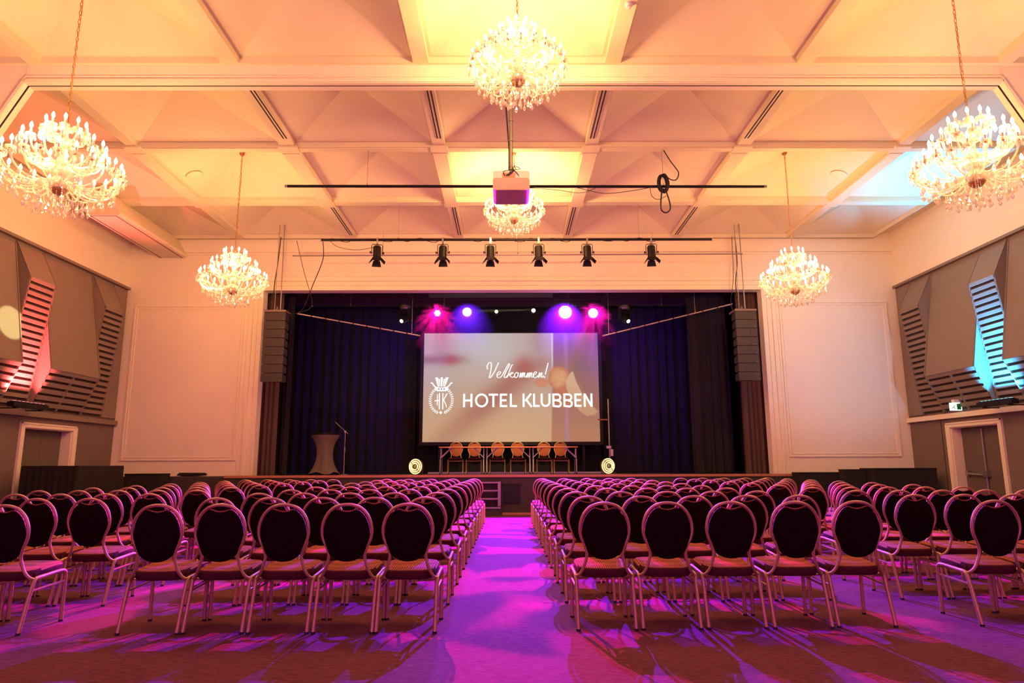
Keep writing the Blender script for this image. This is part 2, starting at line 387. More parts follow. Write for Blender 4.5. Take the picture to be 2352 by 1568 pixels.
# partition header with folding wall track
b = MB()
HZ = 6.76
hd = [(-7.16, 7.08), (7.42, 7.08), (7.42, HZ+.0), (7.33, HZ), (-7.1, HZ), (-7.16, HZ)]
b.box(-7.12, 7.36, 9.28, 9.46, HZ, ZB+.03)
for s, xa in ((-1, -7.12), (1, 7.36)):
    xw = XL if s < 0 else XR
    # wing: chamfered corner running down and outward, solid outside the chamfer
    zz = HZ - abs(xw-xa)*1.9
    b.prism([(xa, HZ), (xw, zz), (xw, ZW), (xa, ZW)], 9.30, 9.46, 'y')
struct('wall_partition', b, M_WALL, smooth=False)
b = MB()
def strip_path(pts, y0, y1, h, m=None):
    for i in range(len(pts)-1):
        (x0, z0), (x1, z1) = pts[i], pts[i+1]; L = math.hypot(x1-x0, z1-z0); nx, nz = -(z1-z0)/L*h, (x1-x0)/L*h
        b.prism([(x0, z0), (x1, z1), (x1+nx, z1+nz), (x0+nx, z0+nz)], y0, y1, 'y', m)
path = [(XL, HZ-abs(XL+7.12)*1.9), (-7.12, HZ), (7.36, HZ), (XR, HZ-abs(XR-7.36)*1.9)]
strip_path([(x, z) for x, z in path], 9.25, 9.28, .05)
strip_path([(x, z+.09) for x, z in path], 9.265, 9.28, .02)
strip_path([(x, z-.012) for x, z in path], 9.27, 9.335, .012)
strip_path([(x, z-.012) for x, z in path], 9.37, 9.47, .012)
struct('trim_10', b, M_WALL, smooth=False)
b = MB(); strip_path([(x, z-.006) for x, z in path], 9.335, 9.37, .006); struct('trim_11', b, M_SLOT, smooth=False)
# soffit duct on the left side
b = MB()
b.prism([(-9.16, 6.56), (-8.47, 6.56), (-8.43, 6.58), (-8.42, 6.62), (-8.70, ZB+.02), (-9.16, ZB+.02)], 14.15, 17.28, 'y')
struct('trim_12', b, M_CEIL, smooth=False)
b = MB(); b.box(-9.10, -9.085, 14.19, 17.27, 6.555, 6.56); b.box(-8.55, -8.535, 14.19, 17.27, 6.555, 6.56); b.box(-9.1, -8.535, 14.19, 14.205, 6.555, 6.56)
struct('trim_13', b, M_SLOT, smooth=False)

# ceiling slot diffusers
def slot(x, y0, y1, label):
    t = thing('slot_diffuser', label, 'air vent', (x, (y0+y1)/2, ZB), 0, 'slot diffusers in the ceiling beams')
    L = (y1-y0)/2
    q = MB(); q.box(-.06, .06, -L, L, -.008, 0); q.build('frame', M_CEIL, t, smooth=False)
    for dx in (-.028, .028):
        q = MB(); q.box(dx-.011, dx+.011, -L+.01, L-.01, -.012, -.008); q.build('slot', M_SLOT, t, smooth=False)
cn = {-4.05: 'outer left', -1.25: 'inner left', 1.54: 'inner right', 4.36: 'outer right'}
for x in cn:
    slot(x, 9.95, 11.6, 'black twin-slot air vent in %s ceiling beam, nearer the camera' % cn[x])
    slot(x, 14.95, 16.9, 'black twin-slot air vent in %s ceiling beam, close to the stage wall' % cn[x])
for x, nm in ((-6.62, 'left'), (7.04, 'right')):
    q = MB(); q.lathe([(.17, 0), (.17, -.02), (.15, -.03), (0, -.03)], 28, (0, 0, 0)); o = q.build('ceiling_speaker', M_CEIL)
    o.location = (x, 13.6, 7.235); o.rotation_euler = (0, R(-21 if x < 0 else 21), 0)
    tag(o, 'round flush speaker plate in the bright coffer beside the %s rear chandelier' % nm, 'ceiling speaker')
q = MB(); q.lathe([(.05, 0), (.05, -.03), (.035, -.045), (.035, -.07), (0, -.08)], 16); o = q.build('smoke_detector', M_PROJ); o.location = (1.57, 7.9, ZB)
tag(o, 'small round detector under the ceiling beam right of the near centre chandelier', 'smoke detector')

# ------------------------------------------------------------------ acoustic panels on the side walls
def slat_face(b, W, ya, yb, z0, o0, z1, o1, pitch=.135, bh=.078, side=.03):
    """boards laid across a sloping face from (z0,o0) at the top to (z1,o1)"""
    L = math.hypot(z1-z0, o1-o0); n = max(1, int(L/pitch))
    uz, uo = (z1-z0)/L, (o1-o0)/L; nz, no = (-uo, uz) if uz > 0 else (uo, -uz)
    # outward normal
    if no < 0: nz, no = -nz, -no
    d = .045
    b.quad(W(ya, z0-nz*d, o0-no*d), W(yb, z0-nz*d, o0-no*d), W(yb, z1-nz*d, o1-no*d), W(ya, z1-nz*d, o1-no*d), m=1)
    def bar(s0, s1, y0, y1):
        p = [(z0+uz*s0, o0+uo*s0), (z0+uz*s1, o0+uo*s1)]
        V = [W(y0, p[0][0], p[0][1]), W(y1, p[0][0], p[0][1]), W(y1, p[1][0], p[1][1]), W(y0, p[1][0], p[1][1])]
        V += [W(y0, p[0][0]-nz*d, p[0][1]-no*d), W(y1, p[0][0]-nz*d, p[0][1]-no*d), W(y1, p[1][0]-nz*d, p[1][1]-no*d), W(y0, p[1][0]-nz*d, p[1][1]-no*d)]
        b.add(V, [(0, 1, 2, 3), (7, 6, 5, 4), (0, 4, 5, 1), (1, 5, 6, 2), (2, 6, 7, 3), (3, 7, 4, 0)])
    for i in range(n):
        s0 = L*i/n; bar(s0, s0+bh*L/n/pitch, ya, yb)
    bar(0, L, ya, ya+side); bar(0, L, yb-side, yb)
def acoustic(s):
    X = XL if s < 0 else XR
    W = lambda y, z, o: (X-s*o, y, z)
    side = 'left' if s < 0 else 'right'
    col = 'pink' if s < 0 else 'cyan'
    folds = [(13.22, 14.03, 'folded taupe acoustic column on %s wall, slats lit %s from below' % (side, col)),
             (15.79, 16.65, 'unlit folded taupe acoustic column nearest the stage on %s wall' % side)]
    for (a, c, lab) in folds:
        t = thing('acoustic_column', lab, 'wall panel')
        b = MB(); b.quad(W(a, 5.68, .003), W(c, 5.68, .003), W(c, 4.93, .37), W(a, 4.93, .37))
        for i, (y0, y1) in enumerate(((a, a+.03), (c-.03, c))):
            b.quad(W(y0, 5.68, .012), W(y1, 5.68, .012), W(y1, 4.93, .379), W(y0, 4.93, .379))
        b.build('upper_face', M_TAUPE, t, smooth=False)
        for y in (a+.004, c-.012):
            b = MB(); b.prism([(5.68, .0), (4.93, .366), (2.36, .056), (2.36, 0)], y, y+.008, 'z'); b.v = [W(v[2], v[0], v[1]) for v in b.v]
            b.build('cheek', M_TAUPE, t, smooth=False)
        b = MB(); slat_face(b, W, a+.013, c-.013, 4.93, .37, 2.36, .06, side=.03); b.build('slats', [M_TAUPE, M_GROOVE_SHADE], t, smooth=False)
    panels = [(14.04, 15.78, 'large smooth taupe acoustic panel tilting out between the two folded columns on %s wall' % side),
              (11.46, 13.21, 'large taupe acoustic panel cut by the %s edge of the picture' % side)]
    for (a, c, lab) in panels:
        t = thing('acoustic_panel', lab, 'wall panel')
        b = MB(); b.quad(W(a, 5.66, .003), W(c, 5.66, .003), W(c, 3.18, .44), W(a, 3.18, .44))
        g = .035
        for (y0, y1, z0, z1) in ((a, a+g, 5.66, 3.18), (c-g, c, 5.66, 3.18), (a, c, 3.24, 3.18), (a, c, 5.66, 5.62)):
            f = lambda z: (5.66-z)/(5.66-3.18)*.44+.014
            b.quad(W(y0, z0, f(z0)), W(y1, z0, f(z0)), W(y1, z1, f(z1)), W(y0, z1, f(z1)))
        b.build('face_board', M_TAUPE, t, smooth=False)
        for y in (a+.002, c-.010):
            b = MB(); b.prism([(5.66, .0), (3.18, .436), (2.36, .076), (2.36, 0)], y, y+.008, 'z'); b.v = [W(v[2], v[0], v[1]) for v in b.v]
            b.build('cheek', M_TAUPE, t, smooth=False)
        b = MB(); mid = (a+c)/2
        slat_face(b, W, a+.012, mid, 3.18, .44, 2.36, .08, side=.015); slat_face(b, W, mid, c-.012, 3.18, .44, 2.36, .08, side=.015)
        b.build('slats', [M_TAUPE, M_GROOVE_SHADE], t, smooth=False)
    b = MB(); b.box(*sorted((X-s*.002, X-s*.03)), 16.66, 17.26, 2.36, 5.66); o = b.build('filler_panel', M_TAUPE, smooth=False)
    tag(o, 'narrow flat taupe filler panel in the corner beside the stage wall, %s side' % side, 'wall panel')
    # uplighter
    ux = X-s*.42
    t = thing('led_uplighter', 'slim black LED wash bar below the %s-lit folded column, %s wall' % (col, side), 'stage light', (ux, 13.55, 2.32))
    b = MB(); b.box(-.07, .07, -.5, .5, 0, .09); b.box(-.05, .05, -.46, .46, .09, .11); b.build('housing', M_BLACK, t, smooth=False)
    b = MB()
    for y in (-.36, .36):
        b = MB(); b.box(-.03, .03, y-.03, y+.03, -.03, 0); b.tube([(0, y, -.02), (s*.3, y, -.02)], .012, 6); b.build('bracket', M_BLACK, t)
    for i in range(8):
        b = MB(); b.lathe([(0, .118), (.03, .118), (.036, .11)], 10, (0, -.4+i*.115, 0)); b.build('lens', emit('led_%s_%d' % (col, i), (1, .25, .3) if s < 0 else (.2, .8, 1), 3), t)
    c = (1, .09, .10) if s < 0 else (.02, .42, 1)
    lo = light('led_light', 'AREA', (s*.10, 0, .14), 150 if s < 0 else 240, c, parent=t, size=(.06, .80)); lo.rotation_euler = (PI, s*R(2), 0); lo.data.spread = R(75)
acoustic(-1); acoustic(1)
# wall washers in front of the partition, out of frame (they tint its two wings)
light('led_light', 'SPOT', (XL+.5, 8.2, 2.5), 160, (1, .06, .07), target=(XL+1.6, 9.2, 6.6), angle=60, radius=.1)
light('led_light', 'SPOT', (XR-.5, 8.2, 2.5), 200, (.03, .35, 1), target=(XR-1.6, 9.2, 6.6), angle=60, radius=.1)

# emergency exit sign (right)
t = thing('exit_sign', 'small glowing green and white emergency exit sign above the right door', 'exit sign', (XR-.22, 15.12, 2.42))
b = MB(); b.box(-.05, .12, -.05, .05, .1, .16); b.build('bracket', M_PROJ, t, smooth=False)
b = MB(); b.box(-.13, .13, -.015, .015, -.08, .09); b.build('light_panel', emit('exit_glow', (.75, 1, .72), 2.2), t, smooth=False)
b = MB()
b.box(.02, .11, -.018, -.0155, -.06, .07)           # door shape of the pictogram
b.tube([(-.02, -.017, .03), (-.05, -.017, 0), (-.02, -.017, -.05)], .008, 5); b.tube([(-.05, -.017, 0), (-.09, -.017, -.03)], .008, 5)
b.build('pictogram', mat('exit_green', (.0, .25, .08), .5), t, smooth=False)

# ------------------------------------------------------------------ stage
YS = 17.06
b = MB(); b.box(XL, XR, YS, 22.4, 0, ST-.03, 0); b.box(XL, XR, YS+.01, 22.4, ST-.03, ST, 1)
o = struct('stage_platform', b, [M_STAGEF, M_STAGET], smooth=False)
b = MB(); b.box(-6.95, 7.3, YS-.025, YS+.04, ST-.045, ST+.012); struct('trim_14', b, M_TRIMW, smooth=False)
b = MB(); b.box(-.15, XR, YS-.03, YS, 0, .05); b.box(XL, -1.6, YS-.03, YS, 0, .05); struct('baseboard_stage', b, M_TRIMW, smooth=False)
b = MB(); b.box(-10.2, 10.4, 22.3, 22.5, 0, 7.4); b.box(-7.6, -7.4, 17.6, 22.4, ST, 7.4); b.box(7.5, 7.7, 17.6, 22.4, ST, 7.4); b.box(-7.6, 7.7, 17.56, 22.4, 6.35, 6.45)
struct('wall_stage', b, M_CURB, smooth=False)
# stage ceiling grid
b = MB()
for y in (18.1, 18.8, 19.6, 20.5, 21.3): b.box(-7.2, 7.3, y-.05, y+.05, 6.2, 6.35)
for x in (-5, -3, -1, 1, 3, 5): b.box(x-.04, x+.04, 17.6, 22, 6.28, 6.35)
b.box(-2.3, 1.3, 19.0, 19.5, 6.02, 6.1)
struct('ceiling_stage', b, mat('dark_steelwork', (.06, .05, .055), .7), smooth=False)

def drape(name, x0, x1, y, z0, z1, label, m, pleat=.11, amp=.05, flare=0, curve=None, cat='curtain', group=None, seed=0):
    rnd = random.Random(seed); n = max(8, int((x1-x0)/pleat*8)); rows = 14; b = MB(); vs = []; fs = []
    ph = [rnd.uniform(-.5, .5) for _ in range(200)]
    for j in range(rows+1):
        v = j/rows; z = z1+(z0-z1)*v
        for i in range(n+1):
            u = i/n; a = u*(x1-x0)/pleat*2*PI
            am = amp*(.55+.45*v)*(1+.3*math.sin(a*.13+seed))
            yy = y+am*math.sin(a+.5*math.sin(a*.31+seed)+.25*v*math.sin(a*.2)) + .015*math.sin(a*2.3)
            xx = x0+(x1-x0)*u + (flare*v*v*(u-.5) if flare else 0)
            if curve: xx += curve(v)*(u)
            vs.append((xx, yy, z))
    for j in range(rows):
        for i in range(n): k = j*(n+1)+i; fs.append((k, k+1, k+n+2, k+n+1))
    # back skin gives the cloth a thickness
    nb = len(vs); vs2 = [(x, yq+.012, z) for x, yq, z in vs]
    b.add(vs, fs); b.add(vs2, [tuple(reversed(f)) for f in fs])
    e = []
    for j in range(rows):
        k = j*(n+1); e.append((k, k+n+1, nb+k+n+1, nb+k)); k2 = k+n; e.append((k2, nb+k2, nb+k2+n+1, k2+n+1))
    for i in range(n):
        e.append((i, nb+i, nb+i+1, i+1)); k = rows*(n+1)+i; e.append((k, k+1, nb+k+1, nb+k))
    b.add(vs+vs2, e)
    o = b.build(name, m, ang=80); tag(o, label, cat, group); return o
drape('stage_curtain', -6.95, -6.02, 17.85, ST+.01, 6.3, 'pleated brown velvet curtain at the left edge of the stage opening, behind the hanging speakers', M_CURBR, .13, .055, seed=1)
drape('stage_curtain', 6.12, 7.2, 17.85, ST+.01, 6.3, 'pleated brown velvet curtain at the right edge of the stage opening', M_CURBR, .13, .055, seed=2)
drape('stage_curtain', -7.0, -2.95, 21.75, ST+.01, 6.2, 'near-black backdrop drape left of the projection screen', M_CURB, .3, .06, seed=3)
drape('stage_curtain', -2.93, 2.98, 21.95, ST+.01, 6.2, 'near-black backdrop drape behind the projection screen', M_CURB, .3, .05, seed=4)
drape('stage_curtain', 3.0, 7.1, 21.75, ST+.01, 6.2, 'near-black backdrop drape right of the projection screen', M_CURB, .3, .06, seed=5)
drape('border_drape', -6.0, 6.1, 18.2, 5.86, 6.19, 'shallow black border drape across the top of the stage opening', M_CURB, .3, .04, seed=6)
drape('masking_drape', 5.0, 6.05, 18.6, ST+.01, 6.19, 'black masking leg drape beside the right brown curtain', M_CURB, .25, .06, seed=7)
drape('masking_drape', -6.05, -5.85, 18.3, ST+.01, 6.19, 'narrow black masking leg drape beside the left brown curtain', M_CURB, .15, .03, seed=8)

# ------------------------------------------------------------------ projection screen
SX0, SX1, SZ0, SZ1, SY = -2.62, 2.80, 1.88, 5.25, 21.0
scr = thing('projection_screen', 'large framed projection screen at the back of the stage showing a welcome slide', 'screen', (0, SY, 0))
b = MB(); fwd = .10
b.box(SX0-fwd, SX1+fwd, .01, .06, SZ0-fwd, SZ0); b.box(SX0-fwd, SX1+fwd, .01, .06, SZ1, SZ1+.04); b.box(SX0-fwd, SX0, .01, .06, SZ0, SZ1); b.box(SX1, SX1+fwd, .01, .06, SZ0, SZ1)
b.box(SX0-fwd, SX1+fwd, .03, .06, SZ0-fwd, SZ1+.04)
b.build('frame', M_BLACK, scr, smooth=False)
for x in (-2.1, 2.3):
    b = MB(); b.box(x-.04, x+.04, .1, .18, ST, SZ0+.2); b.box(x-.04, x+.04, -.3, .6, ST, ST+.05); b.build('stand', M_BLACK, scr, smooth=False)
def s2l(c): return tuple(((v/255)/12.92 if v/255 <= .04045 else ((v/255+.055)/1.055)**2.4) for v in c)
def sm(a, c, x):
    t = max(0, min(1, (x-a)/(c-a))); return t*t*(3-2*t)
def mixc(a, c, t): return tuple(a[i]+(c[i]-a[i])*t for i in range(3))
def inpoly(p, x, y):
    r = False; n = len(p)
    for i in range(n):
        x1, y1 = p[i]; x2, y2 = p[(i+1) % n]
        if (y1 > y) != (y2 > y) and x < (x2-x1)*(y-y1)/(y2-y1)+x1: r = not r
    return r
lapel = [(.853, .355), (.87, .45), (.90, .55), (.94, .65), (.975, .70), (.995, .725), (.97, .76), (.93, .77), (.89, .73), (.86, .66), (.83, .58), (.812, .50), (.815, .44), (.835, .38)]
def screen_col(u, v):
    c = mixc((205, 180, 170), (222, 178, 138), sm(.2, .95, v))
    c = mixc(c, (214, 208, 208), math.exp(-((u-.38)/.2)**2-((v-.12)/.25)**2)*.9)
    c = mixc(c, (176, 135, 125), math.exp(-((u-.1)/.06)**2-((v-.05)/.3)**2)*.6)
    c = mixc(c, (150, 95, 90), math.exp(-((u-.08)/.16)**4-((v-.25)/.045)**2)*.75)
    c = mixc(c, (196, 80, 84), math.exp(-((u-.155)/.035)**2-((v-.255)/.05)**2)*.8)
    c = mixc(c, (208, 190, 172), math.exp(-((u-.15)/.2)**2-((v-.37)/.08)**2)*.7)
    d = (u-.62)+(v-.3)*.72
    c = mixc(c, (180, 118, 100), math.exp(-(d/.11)**2)*sm(.15, .35, v)*(1-.5*sm(.6, 1, v))*.85)
    c = mixc(c, (190, 80, 80), math.exp(-((u-.57)/.05)**2-((v-.3)/.09)**2)*.5)
    c = mixc(c, (190, 150, 160), math.exp(-((u-.66)/.05)**2-((v-.1)/.2)**2)*.6)
    e = .74-.018*v
    if u > e:
        k = mixc((150, 104, 124), (178, 124, 108), sm(0, .5, v)); k = mixc(k, (196, 136, 104), sm(.6, 1, v))
        k = mixc(k, (190, 140, 170), math.exp(-((u-.815)/.012)**2)*.7)
        k = mixc(k, (150, 100, 158), math.exp(-((u-.97)/.1)**2-(v/.15)**2)*.6)
        c = mixc(c, k, sm(e, e+.008, u))
    c = mixc(c, (235, 235, 240), math.exp(-((u-.737)/.004)**2)*(1-sm(.25, .4, v)))
    r = ((u-.775)/.062)**2+((v-.42)/.11)**2
    c = mixc(c, mixc((238, 180, 130), (205, 120, 84), sm(0, 1.2, r)), 1-sm(.85, 1.1, r))
    for (hu, hv, hr, hs) in ((.742, .36, .028, .05), (.80, .38, .035, .05), (.765, .50, .05, .06), (.700, .49, .03, .035), (.735, .445, .03, .04)):
        r = ((u-hu)/hr)**2+((v-hv)/hs)**2; c = mixc(c, mixc((236, 176, 128), (196, 110, 78), sm(0, 1.1, r)), (1-sm(.3, 1.1, r))*.28)
    r = ((u-.675)/.045)**2+((v-.465)/.045)**2
    c = mixc(c, (226, 148, 112), (1-sm(.6, 1.1, r))*.9)
    r = ((u-.80)/.06)**2+((v-.60)/.11)**2
    c = mixc(c, (216, 130, 90), (1-sm(.5, 1.2, r))*.8)
    if u > .853 and .0 < v < .72 and u > .853+(v-.355)*.36: c = mixc((158, 112, 112), (176, 118, 98), sm(.3, .7, v))
    if u > .83 and v < .36 and u-.86 > (.36-v)*.25: c = mixc((150, 100, 138), (152, 110, 112), sm(0, .36, v))
    k = sum(inpoly(lapel, u+du, v+dv) for du in (-.0013, 0, .0013) for dv in (-.002, 0, .002))/9
    c = mixc(c, mixc((232, 190, 156), (214, 164, 126), sm(.4, .77, v)), k)
    return s2l(c)
nx, nz = 300, 190; vs = []; cols = []; fs = []
for j in range(nz+1):
    for i in range(nx+1):
        u, v = i/nx, j/nz; vs.append((SX0+(SX1-SX0)*u, 0, SZ1+(SZ0-SZ1)*v)); cols.append((*screen_col(u, v), 1))
for j in range(nz):
    for i in range(nx): k = j*(nx+1)+i; fs.append((k, k+nx+1, k+nx+2, k+1))
me = bpy.data.meshes.new('slide'); me.from_pydata(vs, [], fs)
ca = me.color_attributes.new('slide', 'FLOAT_COLOR', 'POINT'); ca.data.foreach_set('color', [q for c in cols for q in c])
ms = bpy.data.materials.new('projected_slide'); ms.use_nodes = True; N = ms.node_tree.nodes; N.remove(N['Principled BSDF'])
at = N.new('ShaderNodeAttribute'); at.attribute_name = 'slide'; e = N.new('ShaderNodeEmission'); e.inputs[1].default_value = .76
df = N.new('ShaderNodeBsdfDiffuse'); df.inputs[0].default_value = (.07, .07, .07, 1); ad = N.new('ShaderNodeAddShader')
ms.node_tree.links.new(at.outputs[0], e.inputs[0]); ms.node_tree.links.new(e.outputs[0], ad.inputs[0]); ms.node_tree.links.new(df.outputs[0], ad.inputs[1]); ms.node_tree.links.new(ad.outputs[0], N['Material Output'].inputs[0])
me.materials.append(ms); o = bpy.data.objects.new('slide', me); C.objects.link(o); o.parent = scr
# lettering: flat strokes in pixels of an enlarged image crop (x 455..1895, y 235..1135)
def sp(x, y, d=-.006): return (SX0+(x-455)/1440*(SX1-SX0), d, SZ1+(y-235)/900*(SZ0-SZ1))
M_LET = emit('white_lettering', (1, 1, .97), 1.05)
def stroke(b, pts, wd, smooth=False, closed=False, taper=None):
    P = [Vector((p[0], p[1], 0)) for p in pts]
    P = [p for i, p in enumerate(P) if i == 0 or (p-P[i-1]).length > .5]
    if smooth: P = crom(P, 8, closed)
    n = len(P); L = []
    for i, p in enumerate(P):
        if closed: t = P[(i+1) % n]-P[i-1]; mi = 1
        elif 0 < i < n-1:
            t1 = (P[i]-P[i-1]).normalized(); t2 = (P[i+1]-P[i]).normalized(); t = t1+t2; mi = 1/max(.6, t.length/2)
        else: t = P[min(i+1, n-1)]-P[max(i-1, 0)]; mi = 1
        if t.length < 1e-6: t = Vector((1, 0, 0))
        t.normalize(); q = Vector((-t.y, t.x, 0)); w_ = wd/2*mi
        if taper: w_ *= taper(i/(n-1), q)
        L.append((p+q*w_, p-q*w_))
    vs = [sp(a.x, a.y) for pr in L for a in pr]+[sp(a.x, a.y, -.003) for pr in L for a in pr]; m2 = 2*n; fs = []
    for i in range(n if closed else n-1):
        a = 2*i; c = 2*((i+1) % n); fs += [(a, a+1, c+1, c), (m2+a, m2+c, m2+c+1, m2+a+1), (a, c, m2+c, m2+a), (a+1, m2+a+1, m2+c+1, c+1)]
    b.add(vs, fs)
def arc(cx, cy_, rx, ry, a0, a1, n=24): return [(cx+rx*math.cos(R(a0+(a1-a0)*i/n)), cy_-ry*math.sin(R(a0+(a1-a0)*i/n))) for i in range(n+1)]
T, Bm = 742, 852; Wd = 17; MD = (T+Bm)/2
def letter(name, *strokes):
    b = MB()
    for s_ in strokes: stroke(b, s_, Wd)
    b.build('letter_'+name, M_LET, scr, smooth=False)
def Hh(x0, x1): return [[(x0, T), (x0, Bm)], [(x1, T), (x1, Bm)], [(x0, MD), (x1, MD)]]
def Ee(x0, x1): return [[(x0, T), (x0, Bm)], [(x0, T+8), (x1, T+8)], [(x0, MD), (x1-5, MD)], [(x0, Bm-8), (x1, Bm-8)]]
def Ll(x0, x1): return [[(x0, T), (x0, Bm)], [(x0, Bm-8), (x1, Bm-8)]]
def Kk(x0, x1): return [[(x0, T), (x0, Bm)], [(x1-4, T), (x0+14, MD+6)], [(x0+22, MD-6), (x1, Bm)]]
def Bb(x0, x1):
    q = (T+MD)/2+1; q2 = (MD+Bm)/2-1; r = 22
    return [[(x0, T), (x0, Bm)], [(x0, T+8), (x1-r-8, T+8)]+arc(x1-r-8, q+3, r, q-T-5, 90, -90, 12)+[(x0, MD)], [(x0, MD), (x1-r-4, MD)]+arc(x1-r-4, q2+2, r, (Bm-MD)/2-4, 90, -90, 12)+[(x0, Bm-8)]]
letter('h', *Hh(790, 850)); 
b = MB(); stroke(b, arc(933, MD, 46, 49, 0, 345, 40), Wd, closed=True); b.build('letter_o', M_LET, scr, smooth=False)
letter('t', [(990, T+8), (1068, T+8)], [(1029, T), (1029, Bm)]); letter('e', *Ee(1090, 1142)); letter('l', *Ll(1172, 1222))
letter('k', *Kk(1276, 1342)); letter('l', *Ll(1362, 1408)); letter('u', [(1424, T)]+arc(1456, Bm-40, 32, 32, 180, 360, 16)+[(1488, T)])
letter('b', *Bb(1520, 1585)); letter('b', *Bb(1610, 1675)); letter('e', *Ee(1700, 1750)); letter('n', [(1776, Bm), (1776, T)], [(1776, T+4), (1832, Bm-4)], [(1832, Bm), (1832, T)])
# script greeting
b = MB(); tp = lambda t, q: .65+.75*abs(q.x)
SL = lambda pts: stroke(b, pts, 6.6, smooth=True, taper=tp)
SL([(981, 540), (977, 515), (990, 488), (1008, 484), (1012, 520), (1004, 570), (996, 608), (1010, 602), (1040, 555), (1062, 505), (1072, 484)])
SL([(1060, 590), (1082, 578), (1088, 562), (1074, 560), (1060, 582), (1062, 604), (1078, 610), (1100, 592), (1128, 540), (1150, 500), (1160, 494), (1158, 512), (1132, 560), (1118, 600), (1128, 610), (1146, 590)])
SL([(1140, 610), (1160, 560), (1178, 512), (1190, 500)]); SL([(1148, 596), (1180, 566), (1190, 572), (1166, 588), (1184, 608), (1202, 596)])
SL([(1222, 566), (1206, 580), (1204, 600), (1214, 610), (1230, 596), (1232, 574), (1222, 566), (1240, 574)])
for x in (1244, 1302):
    SL([(x, 610), (x+10, 570), (x+6, 606), (x+22, 572), (x+28, 574), (x+20, 608), (x+36, 572), (x+44, 574), (x+38, 602), (x+50, 604), (x+58, 590)])
SL([(1358, 590), (1378, 578), (1384, 564), (1372, 562), (1358, 584), (1362, 606), (1376, 610), (1396, 592)])
SL([(1398, 610), (1410, 568), (1404, 604), (1424, 572), (1430, 576), (1422, 604), (1434, 606), (1444, 592)])
SL([(1482, 486), (1470, 530), (1456, 584)]); stroke(b, arc(1450, 606, 3, 3, 0, 340, 8), 7, closed=True)
b.build('greeting', M_LET, scr, smooth=False)
# crest
b = MB()
def fill(pts):
    b.add([sp(*p) for p in pts]+[sp(p[0], p[1], -.003) for p in pts], [tuple(range(len(pts))), tuple(range(2*len(pts)-1, len(pts)-1, -1))]+[(i, (i+1) % len(pts), len(pts)+(i+1) % len(pts), len(pts)+i) for i in range(len(pts))])
for (a0, a1, c0, c1, y0) in ((550, 574, 573, 582, 606), (578, 590, 586, 592, 618), (595, 615, 597, 609, 606), (620, 632, 614, 620, 618), (636, 662, 624, 633, 606)):
    fill([(a0, y0), (a1, y0), (c1, 682), (c0, 682)])
for s_ in (-1, 1):
    q = lambda x, y: (604+s_*(x-604), y)
    stroke(b, [q(514, 652), q(528, 654), q(540, 672), q(556, 686), q(576, 690)], 11, smooth=True)
    fill([q(548, 684), q(604, 690), q(604, 722), q(570, 720)])
    fill([q(561, 700), q(548, 690), q(556, 712), q(570, 722)])
    for i in range(14):
        a = R(128 + i*9.6) if s_ < 0 else R(52 - i*9.6)
        cx_, cy_ = 603+91*math.cos(a), 795-106*math.sin(a)
        t = Vector((-math.sin(a), -math.cos(a)))*(-s_ if s_ < 0 else -1)
        t = Vector((-91*math.sin(a), -106*math.cos(a))).normalized()
        if s_ > 0: t = -t
        nrm = Vector((-t.y, t.x))
        p = Vector((cx_, cy_)); t = -t
        stroke(b, [tuple(p+nrm*11+t*9), tuple(p), tuple(p-nrm*11+t*9)], 6.5)
fill([(600, 882), (613, 896), (600, 911), (587, 896)])
stroke(b, [(572, 745), (572, 836)], 8); stroke(b, [(588, 735), (588, 870)], 9); stroke(b, [(548, 800), (590, 796)], 8)
stroke(b, [(616, 735), (616, 870)], 9); stroke(b, [(652, 738), (618, 800)], 8); stroke(b, [(622, 792), (644, 836), (646, 852)], 8); stroke(b, [(640, 748), (640, 756)], 8)
b.build('crest', M_LET, scr, smooth=False)
b = MB()
for x in (582, 604, 626):
    c = sp(x, 703, -.009); n = 12; b.add([(c[0]+.022*math.cos(2*PI*i/n), c[1], c[2]+.022*math.sin(2*PI*i/n)) for i in range(n)], [tuple(range(n))])
b.build('crest_studs', mat('crest_stud', (.45, .30, .24), .6), scr, smooth=False)

